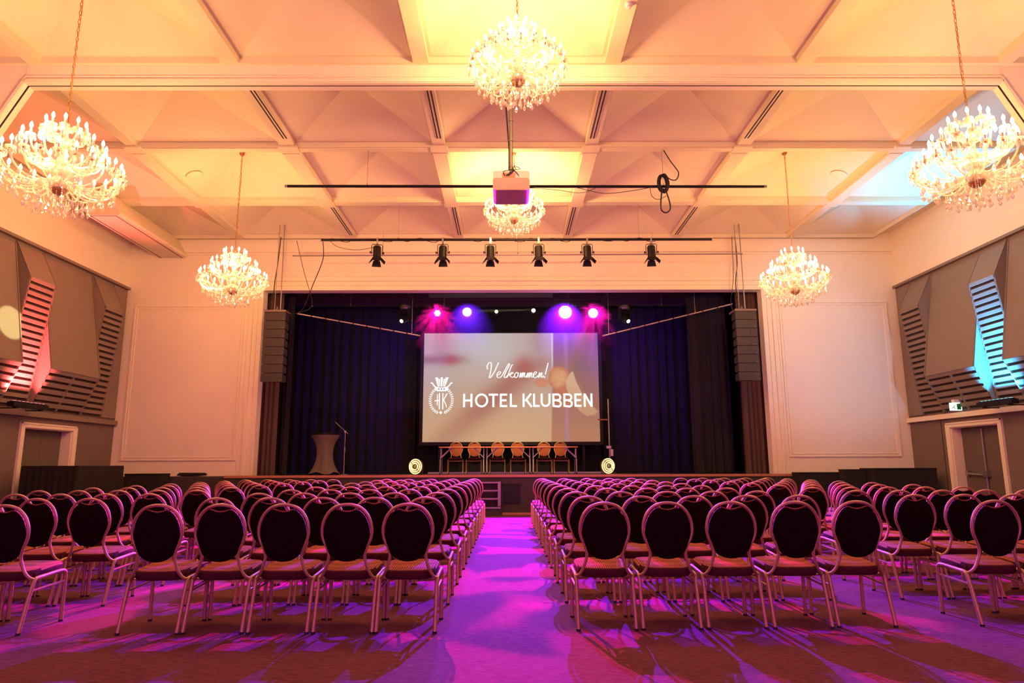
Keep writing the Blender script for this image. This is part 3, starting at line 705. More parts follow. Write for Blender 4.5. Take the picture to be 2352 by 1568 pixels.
# ------------------------------------------------------------------ banquet chair
def cushion(outline, y0, y1, puff, n_r=4):
    pass
def make_chair(name, label, group, with_feet=True):
    t = thing(name, label, 'chair', (0, 0, 0), 0, group)
    FL = .210
    # back frame: one bent tube, hook - waist - oval - waist - hook
    half = [(.213, -.095, .366), (.204, -.12, .366), (.185, -.145, .382), (.162, -.162, .42), (.143, -.172, .475), (.132, -.178, .53), (.145, -.186, .59), (.170, -.194, .64), (.183, -.200, .70), (.176, -.206, .765), (.150, -.212, .825), (.104, -.218, .872), (.052, -.222, .893), (0, -.223, .899)]
    pts = half + [(-x, y, z) for x, y, z in reversed(half[:-1])]
    b = MB(); b.tube(crom(pts, 3), .012, 8, flat=(.013, .0115), up=(0, 1, 0)); b.build('back_frame', M_GOLD, t, ang=60)
    # handle piping arc + back cushion
    def inner(a):
        # radial outline of the pad seen from behind; a = angle, centre (0,.70)
        x, z = math.cos(a), math.sin(a)
        rx, rz = .171, (.205 if z > 0 else .190)
        p = 2.15
        r = 1/((abs(x)/rx)**p+(abs(z)/rz)**p)**(1/p)
        px, pz = r*x, .68+r*z
        if z > 0 and abs(px) < .078:
            dip = .868-.020*math.cos(px/.078*PI/2)
            pz = min(pz, dip)
        return px, pz
    n = 40; out = [inner(2*PI*i/n) for i in range(n)]
    def lean(z): return -.178-.10*(z-.48)
    b = MB(); vs = []; rings = [(0, .028), (.45, .026), (.8, .018), (.95, .006), (1, 0)]
    for side in (1, -1):
        for (f, d) in rings[1:]:
            for (x, z) in out:
                zz = .69+(z-.69)*f; vs.append((x*f, lean(zz)+side*(d*(.9 if side > 0 else .55)+.006), zz))
        vs.append((0, lean(.69)+side*(.028*(.9 if side > 0 else .55)+.006), .69))
    per = 4*n+1
    fF, fB = [], []
    for si, fl in ((0, fF), (1, fB)):
        o_ = si*per; c = o_+4*n
        for i in range(n):
            i2 = (i+1) % n; fl.append((c, o_+i, o_+i2))
            for k in range(3): fl.append((o_+k*n+i, o_+(k+1)*n+i, o_+(k+1)*n+i2, o_+k*n+i2))
    edge = [(3*n+i, per+3*n+i, per+3*n+(i+1) % n, 3*n+(i+1) % n) for i in range(n)]
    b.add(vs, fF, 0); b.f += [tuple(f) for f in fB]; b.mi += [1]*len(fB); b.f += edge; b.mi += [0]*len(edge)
    # piping along the handle cut-out
    hp = [(x, lean(.86)-.002, .869-.020*math.cos(x/.078*PI/2)) for x in [-.078+.0156*i for i in range(11)]]
    s0 = len(b.f); b.tube(hp, .006, 5, m=0)
    b.build('backrest', [M_FAB, M_FAB_BACK_SHADE], t, ang=60)
    # seat pad
    b = MB(); prof = [(.0, .441), (.5, .445), (.82, .443), (.95, .437), (1.0, .422), (.995, .387), (.96, .374), (0, .372)]
    m_ = 36; vs = []; fs = []
    def so(a):
        x, y = math.cos(a), math.sin(a); p = 4.2
        r = 1/((abs(x)/.205)**p+(abs(y)/.225)**p)**(1/p); px, py = r*x, r*y
        px *= 1+.10*(py/.225)*.5 - .04; return px, py+.045
    oo = [so(2*PI*i/m_) for i in range(m_)]
    for (f, z) in prof[1:-1]:
        for (x, y) in oo: vs.append((x*f, .045+(y-.045)*f, z+.014*(y-.045)*f/.225))
    k = len(prof)-2
    vs += [(0, .045, prof[0][1]), (0, .045, prof[-1][1])]
    for i in range(m_):
        i2 = (i+1) % m_; fs.append((k*m_, i, i2)); fs.append((k*m_+1, (k-1)*m_+i2, (k-1)*m_+i))
        for j in range(k-1): fs.append((j*m_+i, (j+1)*m_+i, (j+1)*m_+i2, j*m_+i2))
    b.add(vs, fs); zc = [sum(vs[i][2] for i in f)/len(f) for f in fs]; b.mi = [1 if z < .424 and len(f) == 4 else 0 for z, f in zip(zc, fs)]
    b.build('seat', [M_FAB, M_FAB_SIDE_SHADE], t, ang=50)
    # legs
    for s in (-1, 1):
        x = s*FL
        b = MB(); b.tube(crom([(x*1.0, -.222, .012), (x, -.142, .29), (x, -.118, .355), (x, -.09, .371)], 4), .013, 8, m=0, flat=(.015, .015)); b.tube([(x, -.2245, 0), (x, -.222, .014)], .0165, 8, m=1)
        b.build('leg', [M_GOLD, M_RUB], t, ang=60)
        b = MB(); b.tube(crom([(x, -.09, .371), (x, .02, .378), (x, .165, .387), (x, .212, .376), (x, .228, .342), (x, .230, .20), (x, .230, .012)], 4), .013, 8, m=0, flat=(.015, .015)); b.tube([(x, .230, 0), (x, .230, .014)], .0165, 8, m=1)
        b.build('leg', [M_GOLD, M_RUB], t, ang=60)
        b = MB(); b.tube([(x, -.142, .285), (x, .229, .305)], .008, 6); b.build('stretcher', M_GOLD, t)
    b = MB(); b.tube([(-FL, .20, .372), (-.1, .215, .358), (.1, .215, .358), (FL, .20, .372)], .010, 6); b.build('seat_frame', M_GOLD, t); b = MB(); b.tube([(-FL, -.09, .360), (FL, -.09, .360)], .009, 6); b.build('seat_frame', M_GOLD, t)
    return t
ORD = ['first', 'second', 'third', 'fourth', 'fifth', 'sixth', 'seventh', 'eighth', 'ninth', 'tenth']
proto = None; rnd = random.Random(3)
LX = {'left inner': [-.737, -1.187, -1.650, -2.118, -2.580], 'right inner': [.714, 1.187, 1.670, 2.150, 2.630],
      'left outer': [-3.70-.462*j for j in range(5)], 'right outer': [3.69+.468*j for j in range(5)]}
for k in range(10):
    for blk, xs in LX.items():
        for j, x in enumerate(xs):
            if k == 0 and abs(x) > 4.6: continue
            if k == 1 and abs(x) > 5.2: continue
            if 'inner' in blk: lab = 'gold-framed oval-back chair, %s block, %s row from camera, %s seat from centre aisle' % (blk, ORD[k], ORD[j])
            else: lab = 'gold-framed oval-back chair, %s block, %s row from camera, %s seat from side aisle' % (blk, ORD[k], ORD[j])
            if proto is None:
                proto = make_chair('banquet_chair', lab, 'banquet chairs in rows facing the stage'); o = proto
            else:
                o = copy_tree(proto); o['label'] = lab
            y = 5.39+1.02*k + (.03+.032*x if x > 0 else 0)
            o.location = (x*(1-.003*k)+rnd.uniform(-.003, .003), y+rnd.uniform(-.012, .012), 0)
            o.rotation_euler = (0, 0, R(rnd.uniform(-.6, .6)) - (R(1.5) if blk == 'left outer' else (-R(1.5) if blk == 'right outer' else 0)))

# ------------------------------------------------------------------ tables and chairs on stage
def make_table(label):
    t = thing('folding_table', label, 'table', (0, 0, 0), 0, 'folding tables in a row on the stage')
    b = MB(); b.box(-.628, .628, -.3, .3, .715, .745, 0); b.build('tabletop', M_TAB, t, smooth=False)
    for s in (-1, 1):
        q = MB(); x = s*.59
        for y in (-.22, .22):
            q.tube([(x, y*1.2, .05), (x, y, .4), (x, y*.6, .44)], .014, 6); 
            q.tube([(x, y*.6, .44), (x, y*.6, .71)], .012, 6)
            q.tube([(x, y*.6, .45), (x-s*.27, y*.6, .705)], .013, 6)
        q.tube([(x, -.15, .44), (x, .15, .44)], .014, 6); q.box(x-s*.27-.06, x-s*.27+.06, -.16, .16, .700, .715)
        q.build('leg_frame', M_STEEL, t)
        for y in (-.264, .264):
            q = MB(); q.tube([(x-.012, y, .032), (x+.012, y, .032)], .032, 12); q.build('caster', M_RUB, t)
    return t
tp0 = make_table('left one of three brown folding tables joined in a row on the stage'); tp0.location = (-1.27, 19.15, ST)
t2 = copy_tree(tp0); t2.location = (.0, 19.15, ST); t2['label'] = 'middle one of three brown folding tables joined in a row on the stage'
t3 = copy_tree(tp0); t3.location = (1.27, 19.15, ST); t3['label'] = 'right one of three brown folding tables joined in a row on the stage'
for i, x in enumerate((-1.50, -.98, -.31, .27, 1.02, 1.50)):
    o = copy_tree(proto); o.location = (x, 19.75, ST); o.rotation_euler = (0, 0, PI+R(rnd.uniform(-4, 4)))
    tag(o, 'oval-back chair behind the stage tables facing the hall, %s from the left' % ORD[i], 'chair', 'chairs behind the stage tables')

# ring floor lamps
def ring_lamp(x, tilt, label):
    t = thing('ring_floor_lamp', label, 'lamp', (x, 18.2, ST+.215), 0, 'glowing ring lamps on the stage')
    t.rotation_euler = (0, 0, R(tilt))
    for i, (r, rr) in enumerate(((.185, .013), (.135, .015), (.085, .014))):
        b = MB(); b.tube([(r*math.cos(2*PI*j/40), -.02-.015*i, r*math.sin(2*PI*j/40)) for j in range(40)], rr, 6, closed=True)
        b.build('light_ring', emit('ring_glow_%d_%d' % (i, x), (1, .66, .26), 2.6), t)
    b = MB(); b.lathe([(0, 0), (.05, 0), (.19, -.03), (.2, -.06), (.17, -.1), (0, -.12)], 32); b.xf(Matrix.Rotation(PI/2, 4, 'X')); b.build('reflector_dish', mat('dish_%d' % x, (.10, .06, .03), .4), t)
    b = MB()
    for a in (45, 225):
        b.tube([(.06*math.cos(R(a)), -.075, -.06*math.sin(R(a))), (.2*math.cos(R(a)), -.045, -.2*math.sin(R(a)))], .008, 5)
    b.lathe([(0, .0), (.06, 0), (.062, .04), (0, .05)], 20); q0 = len(b.v)-80; b.v[q0:] = [(v[0], -.035-v[2], v[1]) for v in b.v[q0:]]
    b.build('centre_hub', M_BLACK, t)
    b = MB(); b.tube([(-.21, .02, 0), (-.2, .03, -.16), (-.12, .03, -.205), (.12, .03, -.205), (.2, .03, -.16), (.21, .02, 0)], .012, 6); b.box(-.12, .12, -.08, .12, -.215, -.2); b.build('stand', M_BLACK, t)
    light('lamp_light', 'POINT', (0, -.25, .02), 16, (1, .5, .17), parent=t, radius=.1)
ring_lamp(-2.43, -25, 'round glowing ring lamp on the stage floor left of the tables')
ring_lamp(2.61, 25, 'round glowing ring lamp on the stage floor right of the tables')

# cocktail table with stretch cover
t = thing('cocktail_table', 'tall round cocktail table in grey stretch cover on the left of the stage', 'table', (-4.93, 18.6, ST))
b = MB(); b.lathe([(0, 1.06), (.40, 1.06), (.41, 1.075), (.40, 1.095), (0, 1.1)], 40); b.build('tabletop', M_BLACK, t)
b = MB(); n = 48; rows = 14; vs = []; fs = []
for j in range(rows+1):
    v = j/rows; z = 1.06-v*1.04
    for i in range(n):
        a = 2*PI*i/n; base = .20+.19*(abs(1-2*v)**2.2); lobes = .5+.5*math.cos(4*a); r = base*(1-.18*(1-lobes)*v) + (.03*lobes*v)
        if v < .12: r = .38-(v/.12)*(.38-.33)
        vs.append((r*math.cos(a+.4), r*math.sin(a+.4), z + (.06*(1-lobes) if j == rows else 0)))
for j in range(rows):
    for i in range(n): i2 = (i+1) % n; fs.append((j*n+i, j*n+i2, (j+1)*n+i2, (j+1)*n+i))
b.add(vs, fs); b.build('stretch_cover', M_GREYCL, t, ang=70)
for i in range(4):
    b = MB(); a = .4+i*PI/2; b.lathe([(.03, 0), (.035, .02), (.02, .05)], 10, (.36*math.cos(a), .36*math.sin(a), 0)); b.build('foot', M_RUB, t)
# microphone stand
t = thing('microphone_stand', 'thin microphone stand with boom arm beside the cocktail table', 'microphone stand', (-4.38, 18.5, ST))
b = MB(); b.lathe([(0, 0), (.13, 0), (.13, .012), (.03, .03), (0, .03)], 24); b.build('base', M_STEEL, t)
b = MB(); b.tube([(0, 0, .02), (0, 0, .62)], .011, 8); b.tube([(0, 0, .62), (0, 0, .72)], .018, 8); b.tube([(0, 0, .7), (0, 0, 1.14)], .008, 8); b.build('pole', M_STEEL, t)
b = MB(); b.tube([(.08, 0, 1.08), (-.29, 0, 1.41)], .008, 8); b.box(-.02, .02, -.02, .02, 1.12, 1.17); b.build('boom_arm', M_STEEL, t)
b = MB(); b.lathe([(0, 0), (.012, .01), (.014, .12), (.024, .13), (.026, .16), (0, .185)], 12); b.xf(Matrix.Translation((-.27, 0, 1.39)) @ Matrix.Rotation(R(-60), 4, 'Y')); b.build('microphone', M_BLACK, t)
b = MB(); b.box(-2.35, 2.95, 20.28, 20.32, ST, ST+.05); o = b.build('floor_rail', M_STEEL, smooth=False); tag(o, 'long pale metal rail on the stage floor behind the tables', 'rail')
# slim wash-light tower right of the screen
t = thing('light_stand', 'dark slim stand with a small lamp at its foot right of the projection screen', 'stand', (3.02, 20.6, ST))
b = MB(); b.tube([(0, 0, 0), (0, 0, 2.2)], .022, 8); b.lathe([(.2, 0), (.2, .02), (.02, .04)], 16); b.build('pole', M_STEEL, t)
b = MB(); b.box(-.34, -.04, -.01, .01, 1.56, 1.6); b.build('cross_arm', mat('orange_tape', (.35, .1, .04), .6), t, smooth=False)
b = MB(); b.box(-.10, .04, -.06, .04, .72, .80); b.box(.02, .10, -.03, .03, .5, .7); b.build('clamp', M_STEEL, t, smooth=False)

# stage steps
t = thing('stage_steps', 'dark stage steps with pale metal nosings at the left of the centre aisle', 'steps', (-.81, YS, 0))
for i, z in enumerate((.78, .59, .40, .20)):
    y1 = -.02-.06*i if i < 3 else -.2; y0 = y1-.10 if i < 3 else -.42
    b = MB(); b.box(-.58, .57 if i < 3 else .62, y0, y1, z-.035, z); b.build('tread', M_BLACK, t, smooth=False)
    b = MB(); b.box(-.58, .57 if i < 3 else .62, y0-.012, y0, z-.03, z+.004); b.build('nosing', M_ALU, t, smooth=False)
for (xa, xb) in ((.55, .62), (-.62, -.58)):
    b = MB(); b.box(xa, xb, -.13, -.02, .20, .79); b.build('side_post', M_ALU, t, smooth=False)
b = MB(); b.box(-.6, .62, -.41, -.21, 0, .165); b.build('base_box', M_STAGEF, t, smooth=False)
# dark hatch in the stage front
b = MB(); b.box(-.12, .28, YS-.022, YS-.002, .26, .70); b.box(-.17, .33, YS-.03, YS-.002, .68, .74); o = b.build('access_hatch', mat('hatch_black', (.004, .004, .006), .8), smooth=False)
tag(o, 'small black access hatch in the stage front at the end of the aisle', 'hatch')

# platforms / flight cases
t = thing('skirted_platform', 'high black platform with pleated skirt standing by the left door', 'platform', (-8.95, 14.4, 0))
b = MB(); b.box(-.55, .55, -.8, .8, 1.17, 1.2); b.build('top', M_CLOTH, t, smooth=False)
b = MB(); vs = []; fs = []
per = [(-.55, -.8), (.55, -.8), (.55, .8), (-.55, .8)]
loop = []
for i in range(4):
    a, c = Vector((*per[i], 0)), Vector((*per[(i+1) % 4], 0)); L = (c-a).length; n = int(L/.02); nr = Vector(((c-a).y, -(c-a).x, 0)).normalized()
    for k in range(n):
        s_ = k*.02; p = a+(c-a)*(k/n); loop.append(((p.x, p.y), nr, s_))
for j in range(7):
    v = j/6
    for (p, nr, s_) in loop:
        d = .022*(.4+.6*v)*(math.sin(s_*2*PI/.13)+.4*math.sin(s_*2*PI/.31)) if j else 0
        vs.append((p[0]+nr.x*(d+.01), p[1]+nr.y*(d+.01), 1.175-1.165*v))
n = len(loop)
for j in range(6):
    for i in range(n): i2 = (i+1) % n; fs.append((j*n+i, j*n+i2, (j+1)*n+i2, (j+1)*n+i))
b.add(vs, fs); b.build('pleated_skirt', M_CLOTH, t, ang=80)
def case(x0, x1, y0, y1, z1, label):
    t = thing('flight_case', label, 'case', ((x0+x1)/2, (y0+y1)/2, 0), 0, 'black cases along the stage front')
    a, c = (x1-x0)/2, (y1-y0)/2
    b = MB(); b.box(-a, a, -c, c, .02, z1); b.build('body', M_CLOTH, t, smooth=False)
    for (za, zb) in ((z1-.03, z1+.004), (0, .03)):
        b = MB(); b.box(-a-.006, a+.006, -c-.006, c+.006, za, zb); b.build('edge_band', M_BLACK, t, smooth=False)
case(-9.05, -8.25, 16.45, 17.0, 1.01, 'black case against the stage front right of the skirted platform')
case(6.95, 8.38, 16.62, 17.0, .985, 'long low black case against the stage front on the right')
case(8.42, 9.86, 15.95, 16.6, 1.08, 'tall black case in the right corner before the stage')
case(7.9, 8.4, 16.3, 16.58, 1.055, 'small black case tucked left of the tall corner case')
b = MB(); rr = random.Random(5)
for i in range(10):
    p = [(-7.9+rr.uniform(-.25, .45), YS+.12+rr.uniform(-.05, .06), ST+.015+rr.uniform(0, .06)) for _ in range(6)]
    b.tube(crom(p, 6), .012, 5)
o = b.build('cable_bundle', M_CABLE); tag(o, 'tangled black cable lying on the stage edge below the left wall moulding', 'cable')

# ------------------------------------------------------------------ line array loudspeakers
def array(x, y, label):
    t = thing('line_array', label, 'loudspeaker', (x, y, 3.17), 0, 'hanging loudspeaker columns')
    b = MB(); b.box(-.27, .27, -.02, .45, 1.78, 1.83); b.build('rigging_frame', M_STEEL if False else mat('rig_brown_%d' % int(x), (.16, .12, .10), .5), t, smooth=False)
    for i in range(8):
        z1 = 1.775-i*.219; z0 = z1-.206
        b = MB(); b.add([(-.265, 0, z0), (.265, 0, z0), (.22, .42, z0+.03), (-.22, .42, z0+.03), (-.265, 0, z1), (.265, 0, z1), (.22, .42, z1-.03), (-.22, .42, z1-.03)],
                        [(0, 1, 5, 4), (1, 2, 6, 5), (2, 3, 7, 6), (3, 0, 4, 7), (4, 5, 6, 7), (3, 2, 1, 0)])
        for xx in (-.085, .085): b.box(xx-.003, xx+.003, -.004, 0, z0, z1)
        cab = b.build('cabinet', M_SPK, t, smooth=False)
        q = MB(); q.box(.2, .215, -.006, 0, z0+.02, z0+.035); q.build('badge', M_ALU, cab, smooth=False)
    b = MB(); b.tube([(-.09, .2, 1.83), (-.08, .2, 4.13)], .008, 6); b.build('hanging_chain', M_STEEL, t)
    b = MB(); b.tube([(.06, .2, 1.83), (.04, .2, 4.13)], .014, 6); b.build('hanging_chain', M_STEEL, t)
    b = MB(); b.tube([(-.06, .2, 1.83), (-.02, .2, 1.95), (.02, .2, 1.83)], .01, 6); b.build('shackle', M_STEEL, t)
    return t
array(-5.79, 16.6, 'tall column of eight hanging loudspeaker cabinets left of the stage opening')
array(5.93, 16.6, 'tall column of eight hanging loudspeaker cabinets right of the stage opening')

# ------------------------------------------------------------------ pipes, spotlights, cables
def pipe(name, p0, p1, r, label, m=M_BLACK, hang=(), ztop=7.05, cap=M_ALU, joints=0):
    t = thing(name, label, 'pipe', p0)
    p0, p1 = Vector(p0), Vector(p1); d = p1-p0
    b = MB(); b.tube([(0, 0, 0), tuple(d)], r, 10); b.build('tube', m, t)
    for k, f in enumerate((0, 1)):
        q = MB(); e = d.normalized()*.05; a = d*f; q.tube([tuple(a-e*(0 if f == 0 else 1)), tuple(a+e*(1 if f == 0 else 0))], r*1.06, 10); q.build('end_cap', cap, t)
    for f in hang:
        a = d*f; q = MB(); q.tube([tuple(a), (a.x, a.y, ztop-p0.z)], .005, 5); q.lathe([(.012, -.02), (.016, 0), (.012, .06)], 8, tuple(a)); q.build('wire', M_STEEL, t)
    for i in range(joints):
        a = d*((i+1)/(joints+1)); e = d.normalized()*.015; q = MB(); q.tube([tuple(a-e), tuple(a+e)], r*1.15, 8); q.build('tape_band', M_RUB, t)
    return t
pipe('rigging_pipe', (-4.16, 12.05, 6.32), (4.85, 12.05, 6.30), .027, 'long dark pipe hung level with the projector, carrying a cable coil', hang=(.17, .785))
pipe('rigging_pipe', (-4.24, 14.7, 6.17), (4.64, 14.7, 6.17), .03, 'black lighting pipe with six barn-door spotlights', hang=(.2, .5, .81))
pipe('rigging_pipe', (-5.47, 16.7, 6.43), (5.98, 16.7, 6.46), .018, 'thin bare steel pipe behind the spotlight bar', m=M_STEEL, hang=(.2, .5, .8))
pipe('rigging_pipe', (-5.6, 17.75, 5.16), (-2.44, 18.6, 4.72), .025, 'slanting taped steel pipe left of the projection screen', m=M_STEEL, hang=(.93,), ztop=6.3, joints=8)
pipe('rigging_pipe', (2.62, 18.6, 4.70), (6.0, 17.75, 5.40), .025, 'slanting taped steel pipe right of the projection screen', m=M_STEEL, hang=(.05, .72), ztop=6.3, joints=8)
pipe('rigging_pipe', (-5.6, 19.0, 5.66), (5.5, 19.0, 5.66), .02, 'dark pipe on stage carrying the lit spotlights', m=M_BLACK, hang=(.1, .34, .66, .9), ztop=6.3)

def barn_spot(x, label, yaw):
    t = thing('barn_door_spotlight', label, 'spotlight', (x, 14.7, 6.17), R(yaw), 'spotlights on the lighting pipe')
    b = MB(); b.box(-.02, .02, -.03, .03, -.10, .04); b.tube([(0, 0, .05), (.03, 0, .02), (.03, 0, -.03), (0, 0, -.06)], .008, 6); b.build('clamp', M_STEEL, t)
    b = MB(); b.tube([(-.115, 0, -.34), (-.12, 0, -.14), (-.105, 0, -.11), (.105, 0, -.11), (.12, 0, -.14), (.115, 0, -.34)], .008, 6); b.build('yoke', M_BLACK, t)
    for s in (-1, 1):
        b = MB(); b.tube([(s*.11, 0, -.30), (s*.15, 0, -.30)], .014, 8); b.tube([(s*.15, 0, -.33), (s*.15, 0, -.27)], .01, 6); b.build('knob', M_BLACK, t)
    Mx = Matrix.Translation((0, 0, -.30)) @ Matrix.Rotation(R(-14), 4, 'X')
    b = MB(); b.lathe([(0, .16), (.07, .155), (.09, .13), (.09, -.14), (.10, -.145), (.10, -.16), (0, -.16)], 12, a0=PI/12); b.xf(Mx); b.build('body', M_BLACK, t, ang=25)
    b = MB(); b.lathe([(0, .175), (.05, .172), (.078, .158), (.082, .135)], 16); b.xf(Mx); b.build('back_cap', M_STEEL, t)
    for k in range(4):
        a = k*PI/2; Mk = Mx @ Matrix.Rotation(a, 4, 'Z')
        b = MB(); sp_ = .055 if k % 2 == 0 else .09; w0, w1 = .075, .105
        if k % 2 == 0:
            pts = [(-w0, -.09, -.16), (w0, -.09, -.16), (w1, -.09-sp_, -.28), (-w1, -.09-sp_, -.28)]
        else:
            pts = [(-w0, -.09, -.16), (w0, -.09, -.16), (w0*.55, -.09-sp_*.8, -.27), (-w0*.9, -.09-sp_, -.26)]
        b.add(pts+[(p[0], p[1]-.004, p[2]-.001) for p in pts], [(0, 1, 2, 3), (7, 6, 5, 4), (0, 4, 5, 1), (1, 5, 6, 2), (2, 6, 7, 3), (3, 7, 4, 0)]); b.xf(Mk)
        b.build('barn_door', M_BLACK, t, smooth=False)
for i, (x, yw) in enumerate(((-2.93, 14), (-1.46, -4), (-.39, 4), (.69, 3), (1.78, 0), (3.22, -6))):
    barn_spot(x, 'black barn-door spotlight, %s from the left on the lighting pipe' % ORD[i], yw)
def cable(pts, r, label, n=8):
    b = MB(); b.tube(crom(pts, n), r, 5); o = b.build('cable', M_CABLE); tag(o, label, 'cable'); return o
rr = random.Random(9); p = []
for i in range(46): x = -4.1+i*.165; p.append((x, 14.7+.03*math.cos(i*1.7), 6.17+.035*math.sin(i*2.1)+(-.05 if i % 6 == 3 else 0)))
cable(p, .007, 'thin black cable wound along the spotlight pipe', 4)
cable([(-4.0, 14.7, 6.15), (-3.8, 14.68, 6.0), (-3.4, 14.68, 5.93), (-3.0, 14.69, 6.0), (-2.93, 14.7, 6.1)], .006, 'slack black cable looping to the leftmost spotlight')
cable([(-4.15, 14.7, 6.13), (-4.22, 15.0, 5.8), (-4.6, 15.6, 5.35), (-4.95, 16.2, 5.0), (-5.2, 16.5, 4.9), (-5.5, 16.75, 4.93)], .010, 'black cable sweeping from the pipe end to the left loudspeaker column')
cable([(-5.45, 16.9, 6.9), (-5.2, 16.9, 6.0), (-4.95, 16.8, 5.3), (-4.98, 16.7, 5.05), (-5.2, 16.6, 4.93), (-5.5, 16.75, 4.9)], .007, 'thin pale cable dropping from the ceiling to the left loudspeaker column')
cable([(-5.86, 16.9, 7.0), (-5.9, 16.9, 6.3), (-5.95, 16.88, 5.6), (-5.88, 16.85, 5.0)], .012, 'black cable bundle beside the left loudspeaker chain')
cable([(5.88, 16.9, 7.0), (5.9, 16.9, 6.3), (5.82, 16.88, 5.7), (5.86, 16.85, 4.95)], .012, 'black cable bundle beside the right loudspeaker chain')
cable([(5.8, 16.9, 7.0), (5.78, 16.9, 6.0), (5.7, 16.85, 5.5), (5.64, 16.8, 5.2), (5.68, 16.75, 4.9)], .007, 'thin cable curving left of the right loudspeaker chain')
cable([(.35, 12.04, 6.28), (.9, 12.0, 6.22), (1.35, 12.0, 6.16), (1.65, 12.03, 6.27)], .005, 'thin cable sagging under the coil pipe right of the projector')
cable([(1.3, 12.04, 6.28), (1.8, 12.0, 6.15), (2.3, 12.0, 6.2), (2.7, 12.02, 6.28)], .006, 'black cable sagging just left of the cable coil')
b = MB(); rr = random.Random(4)
for i in range(11):
    a0 = rr.uniform(0, 6); rx, rz = .09+rr.uniform(-.025, .02), .17+rr.uniform(-.04, .02); cx_, cz_ = 2.9+rr.uniform(-.025, .025), 6.34+rr.uniform(-.03, .03); yy = 12.0+rr.uniform(-.03, .03)
    b.tube([(cx_+rx*math.cos(2*PI*j/24), yy+.02*math.sin(4*PI*j/24+a0), cz_+rz*math.sin(2*PI*j/24)) for j in range(24)], .009, 5, closed=True)
b.tube(crom([(2.87, 12.0, 6.2), (2.84, 12.0, 5.95), (2.85, 12.0, 5.82), (2.93, 12.0, 5.77), (3.01, 12.0, 5.84), (3.0, 12.0, 6.0), (2.94, 12.0, 6.22)], 6), .014, 6)
b.tube(crom([(2.95, 12.0, 6.5), (3.05, 12.0, 6.42), (3.15, 12.0, 6.42), (3.2, 12.0, 6.55), (3.13, 12.0, 6.68), (3.06, 12.02, 6.8), (2.95, 12.05, 7.03)], 6), .011, 6)
b.tube(crom([(2.65, 12.0, 6.3), (2.68, 12.0, 6.1), (2.8, 12.0, 6.03), (2.95, 12.0, 6.1)], 6), .006, 5)
o = b.build('cable_coil', M_CABLE); tag(o, 'coiled black cable hanging over the long pipe right of the projector', 'cable')

# projector on its drop pole
t = thing('projector', 'pale ceiling projector with round-cornered grille on a long drop pole', 'projector', (.055, 10.2, 5.36))
def rbox(b, hx, y0, y1, z0, z1, r=.07, m=None):
    pts = []
    for (cx_, cz_, a0) in ((hx-r, z1-r, 0), (-hx+r, z1-r, 90), (-hx+r, z0+r, 180), (hx-r, z0+r, 270)):
        for i in range(6): a = R(a0+i*18); pts.append((cx_+r*math.cos(a), cz_+r*math.sin(a)))
    b.prism(pts, y0, y1, 'y', m)
b = MB(); rbox(b, .285, -.25, .35, 0, .20, .05); b.build('shell', M_PROJD, t)
b = MB(); rbox(b, .285, -.2, .38, .205, .33, .03); b.box(-.25, .25, -.15, .3, .33, .36); b.build('upper_housing', M_PROJ, t)
b = MB(); b.box(-.14, .06, -.206, -.2, .22, .30); b.build('socket_panel', mat('socket_orange', (.4, .22, .14), .6), t, smooth=False)
b = MB(); b.lathe([(0, .36), (.12, .36), (.12, .375), (.05, .40), (.03, .46)], 16, (0, .05, 0)); b.tube([(0, .05, .4), (0, .05, 2.12)], .028, 12); b.lathe([(.04, .95), (.04, .97)], 12, (0, .05, 0)); b.lathe([(.04, 1.3), (.04, 1.32)], 12, (0, .05, 0)); b.build('drop_pole', M_ALU, t)
b = MB(); b.tube([(-.09, .06, 1.69), (-.03, .06, .8), (-.035, .06, .42)], .012, 6)
rr = random.Random(2)
for i in range(5): b.tube(crom([(rr.uniform(-.06, .06), -.02, .5), (rr.uniform(-.15, .15), -.12, .4), (rr.uniform(-.12, .12), -.21, .33), (rr.uniform(-.12, .12), -.22, .25)], 6), .006, 5)
b.build('cables', M_CABLE, t)

# lit stage fixtures
def par(x, z, r, col, s, label, led=False):
    t = thing('stage_spotlight', label, 'spotlight', (x, 18.95, z))
    b = MB(); b.lathe([(0, .20), (.6*r, .19), (r, .12), (r*1.1, -.02), (r*1.15, -.05), (r*.98, -.05), (r*.9, -.02)], 20); b.xf(Matrix.Rotation(-PI/2+.12, 4, 'X')); b.build('can', M_BLACK, t)
    b = MB(); b.tube([(-r*1.2, 0, 0), (-r*1.2, 0, r*1.6), (r*1.2, 0, r*1.6), (r*1.2, 0, 0)], .01, 6); b.tube([(0, 0, r*1.6), (0, .04, 5.66-z)], .015, 6); b.build('yoke', M_BLACK, t)
    b = MB()
    if led:
        for q in range(7):
            a = q*PI/3; cx_, cz_ = (0, 0) if q == 6 else (.6*r*math.cos(a), .6*r*math.sin(a))
            b.lathe([(0, 0), (.3*r, .004), (.3*r, .02)], 12, (cx_, cz_, 0))
    else: b.lathe([(0, 0), (.9*r, .01), (.92*r, .03)], 24)
    b.xf(Matrix.Translation((0, -.06, 0)) @ Matrix.Rotation(-PI/2, 4, 'X') @ Matrix.Scale(-1, 4, (0, 0, 1)))
    b.build('lens', emit('lens_%s' % label[:24], col, s), t)
par(-2.0, 5.42, .10, (1, .25, .75), 14, 'small pink lit spotlight, leftmost of the bright stage lights', led=True)
par(-1.16, 5.45, .13, (.85, .8, 1), 16, 'blue-white lit spotlight above the left half of the screen')
par(1.62, 5.44, .19, (1, .96, 1), 22, 'largest and brightest purple-white spotlight above the screen')
par(2.41, 5.41, .14, (1, .75, 1), 16, 'magenta-white lit spotlight, rightmost of the bright stage lights')
par(-.33, 5.46, .055, (.6, .8, .5), 1.6, 'small dim greenish lamp between the two blue and yellow lights')
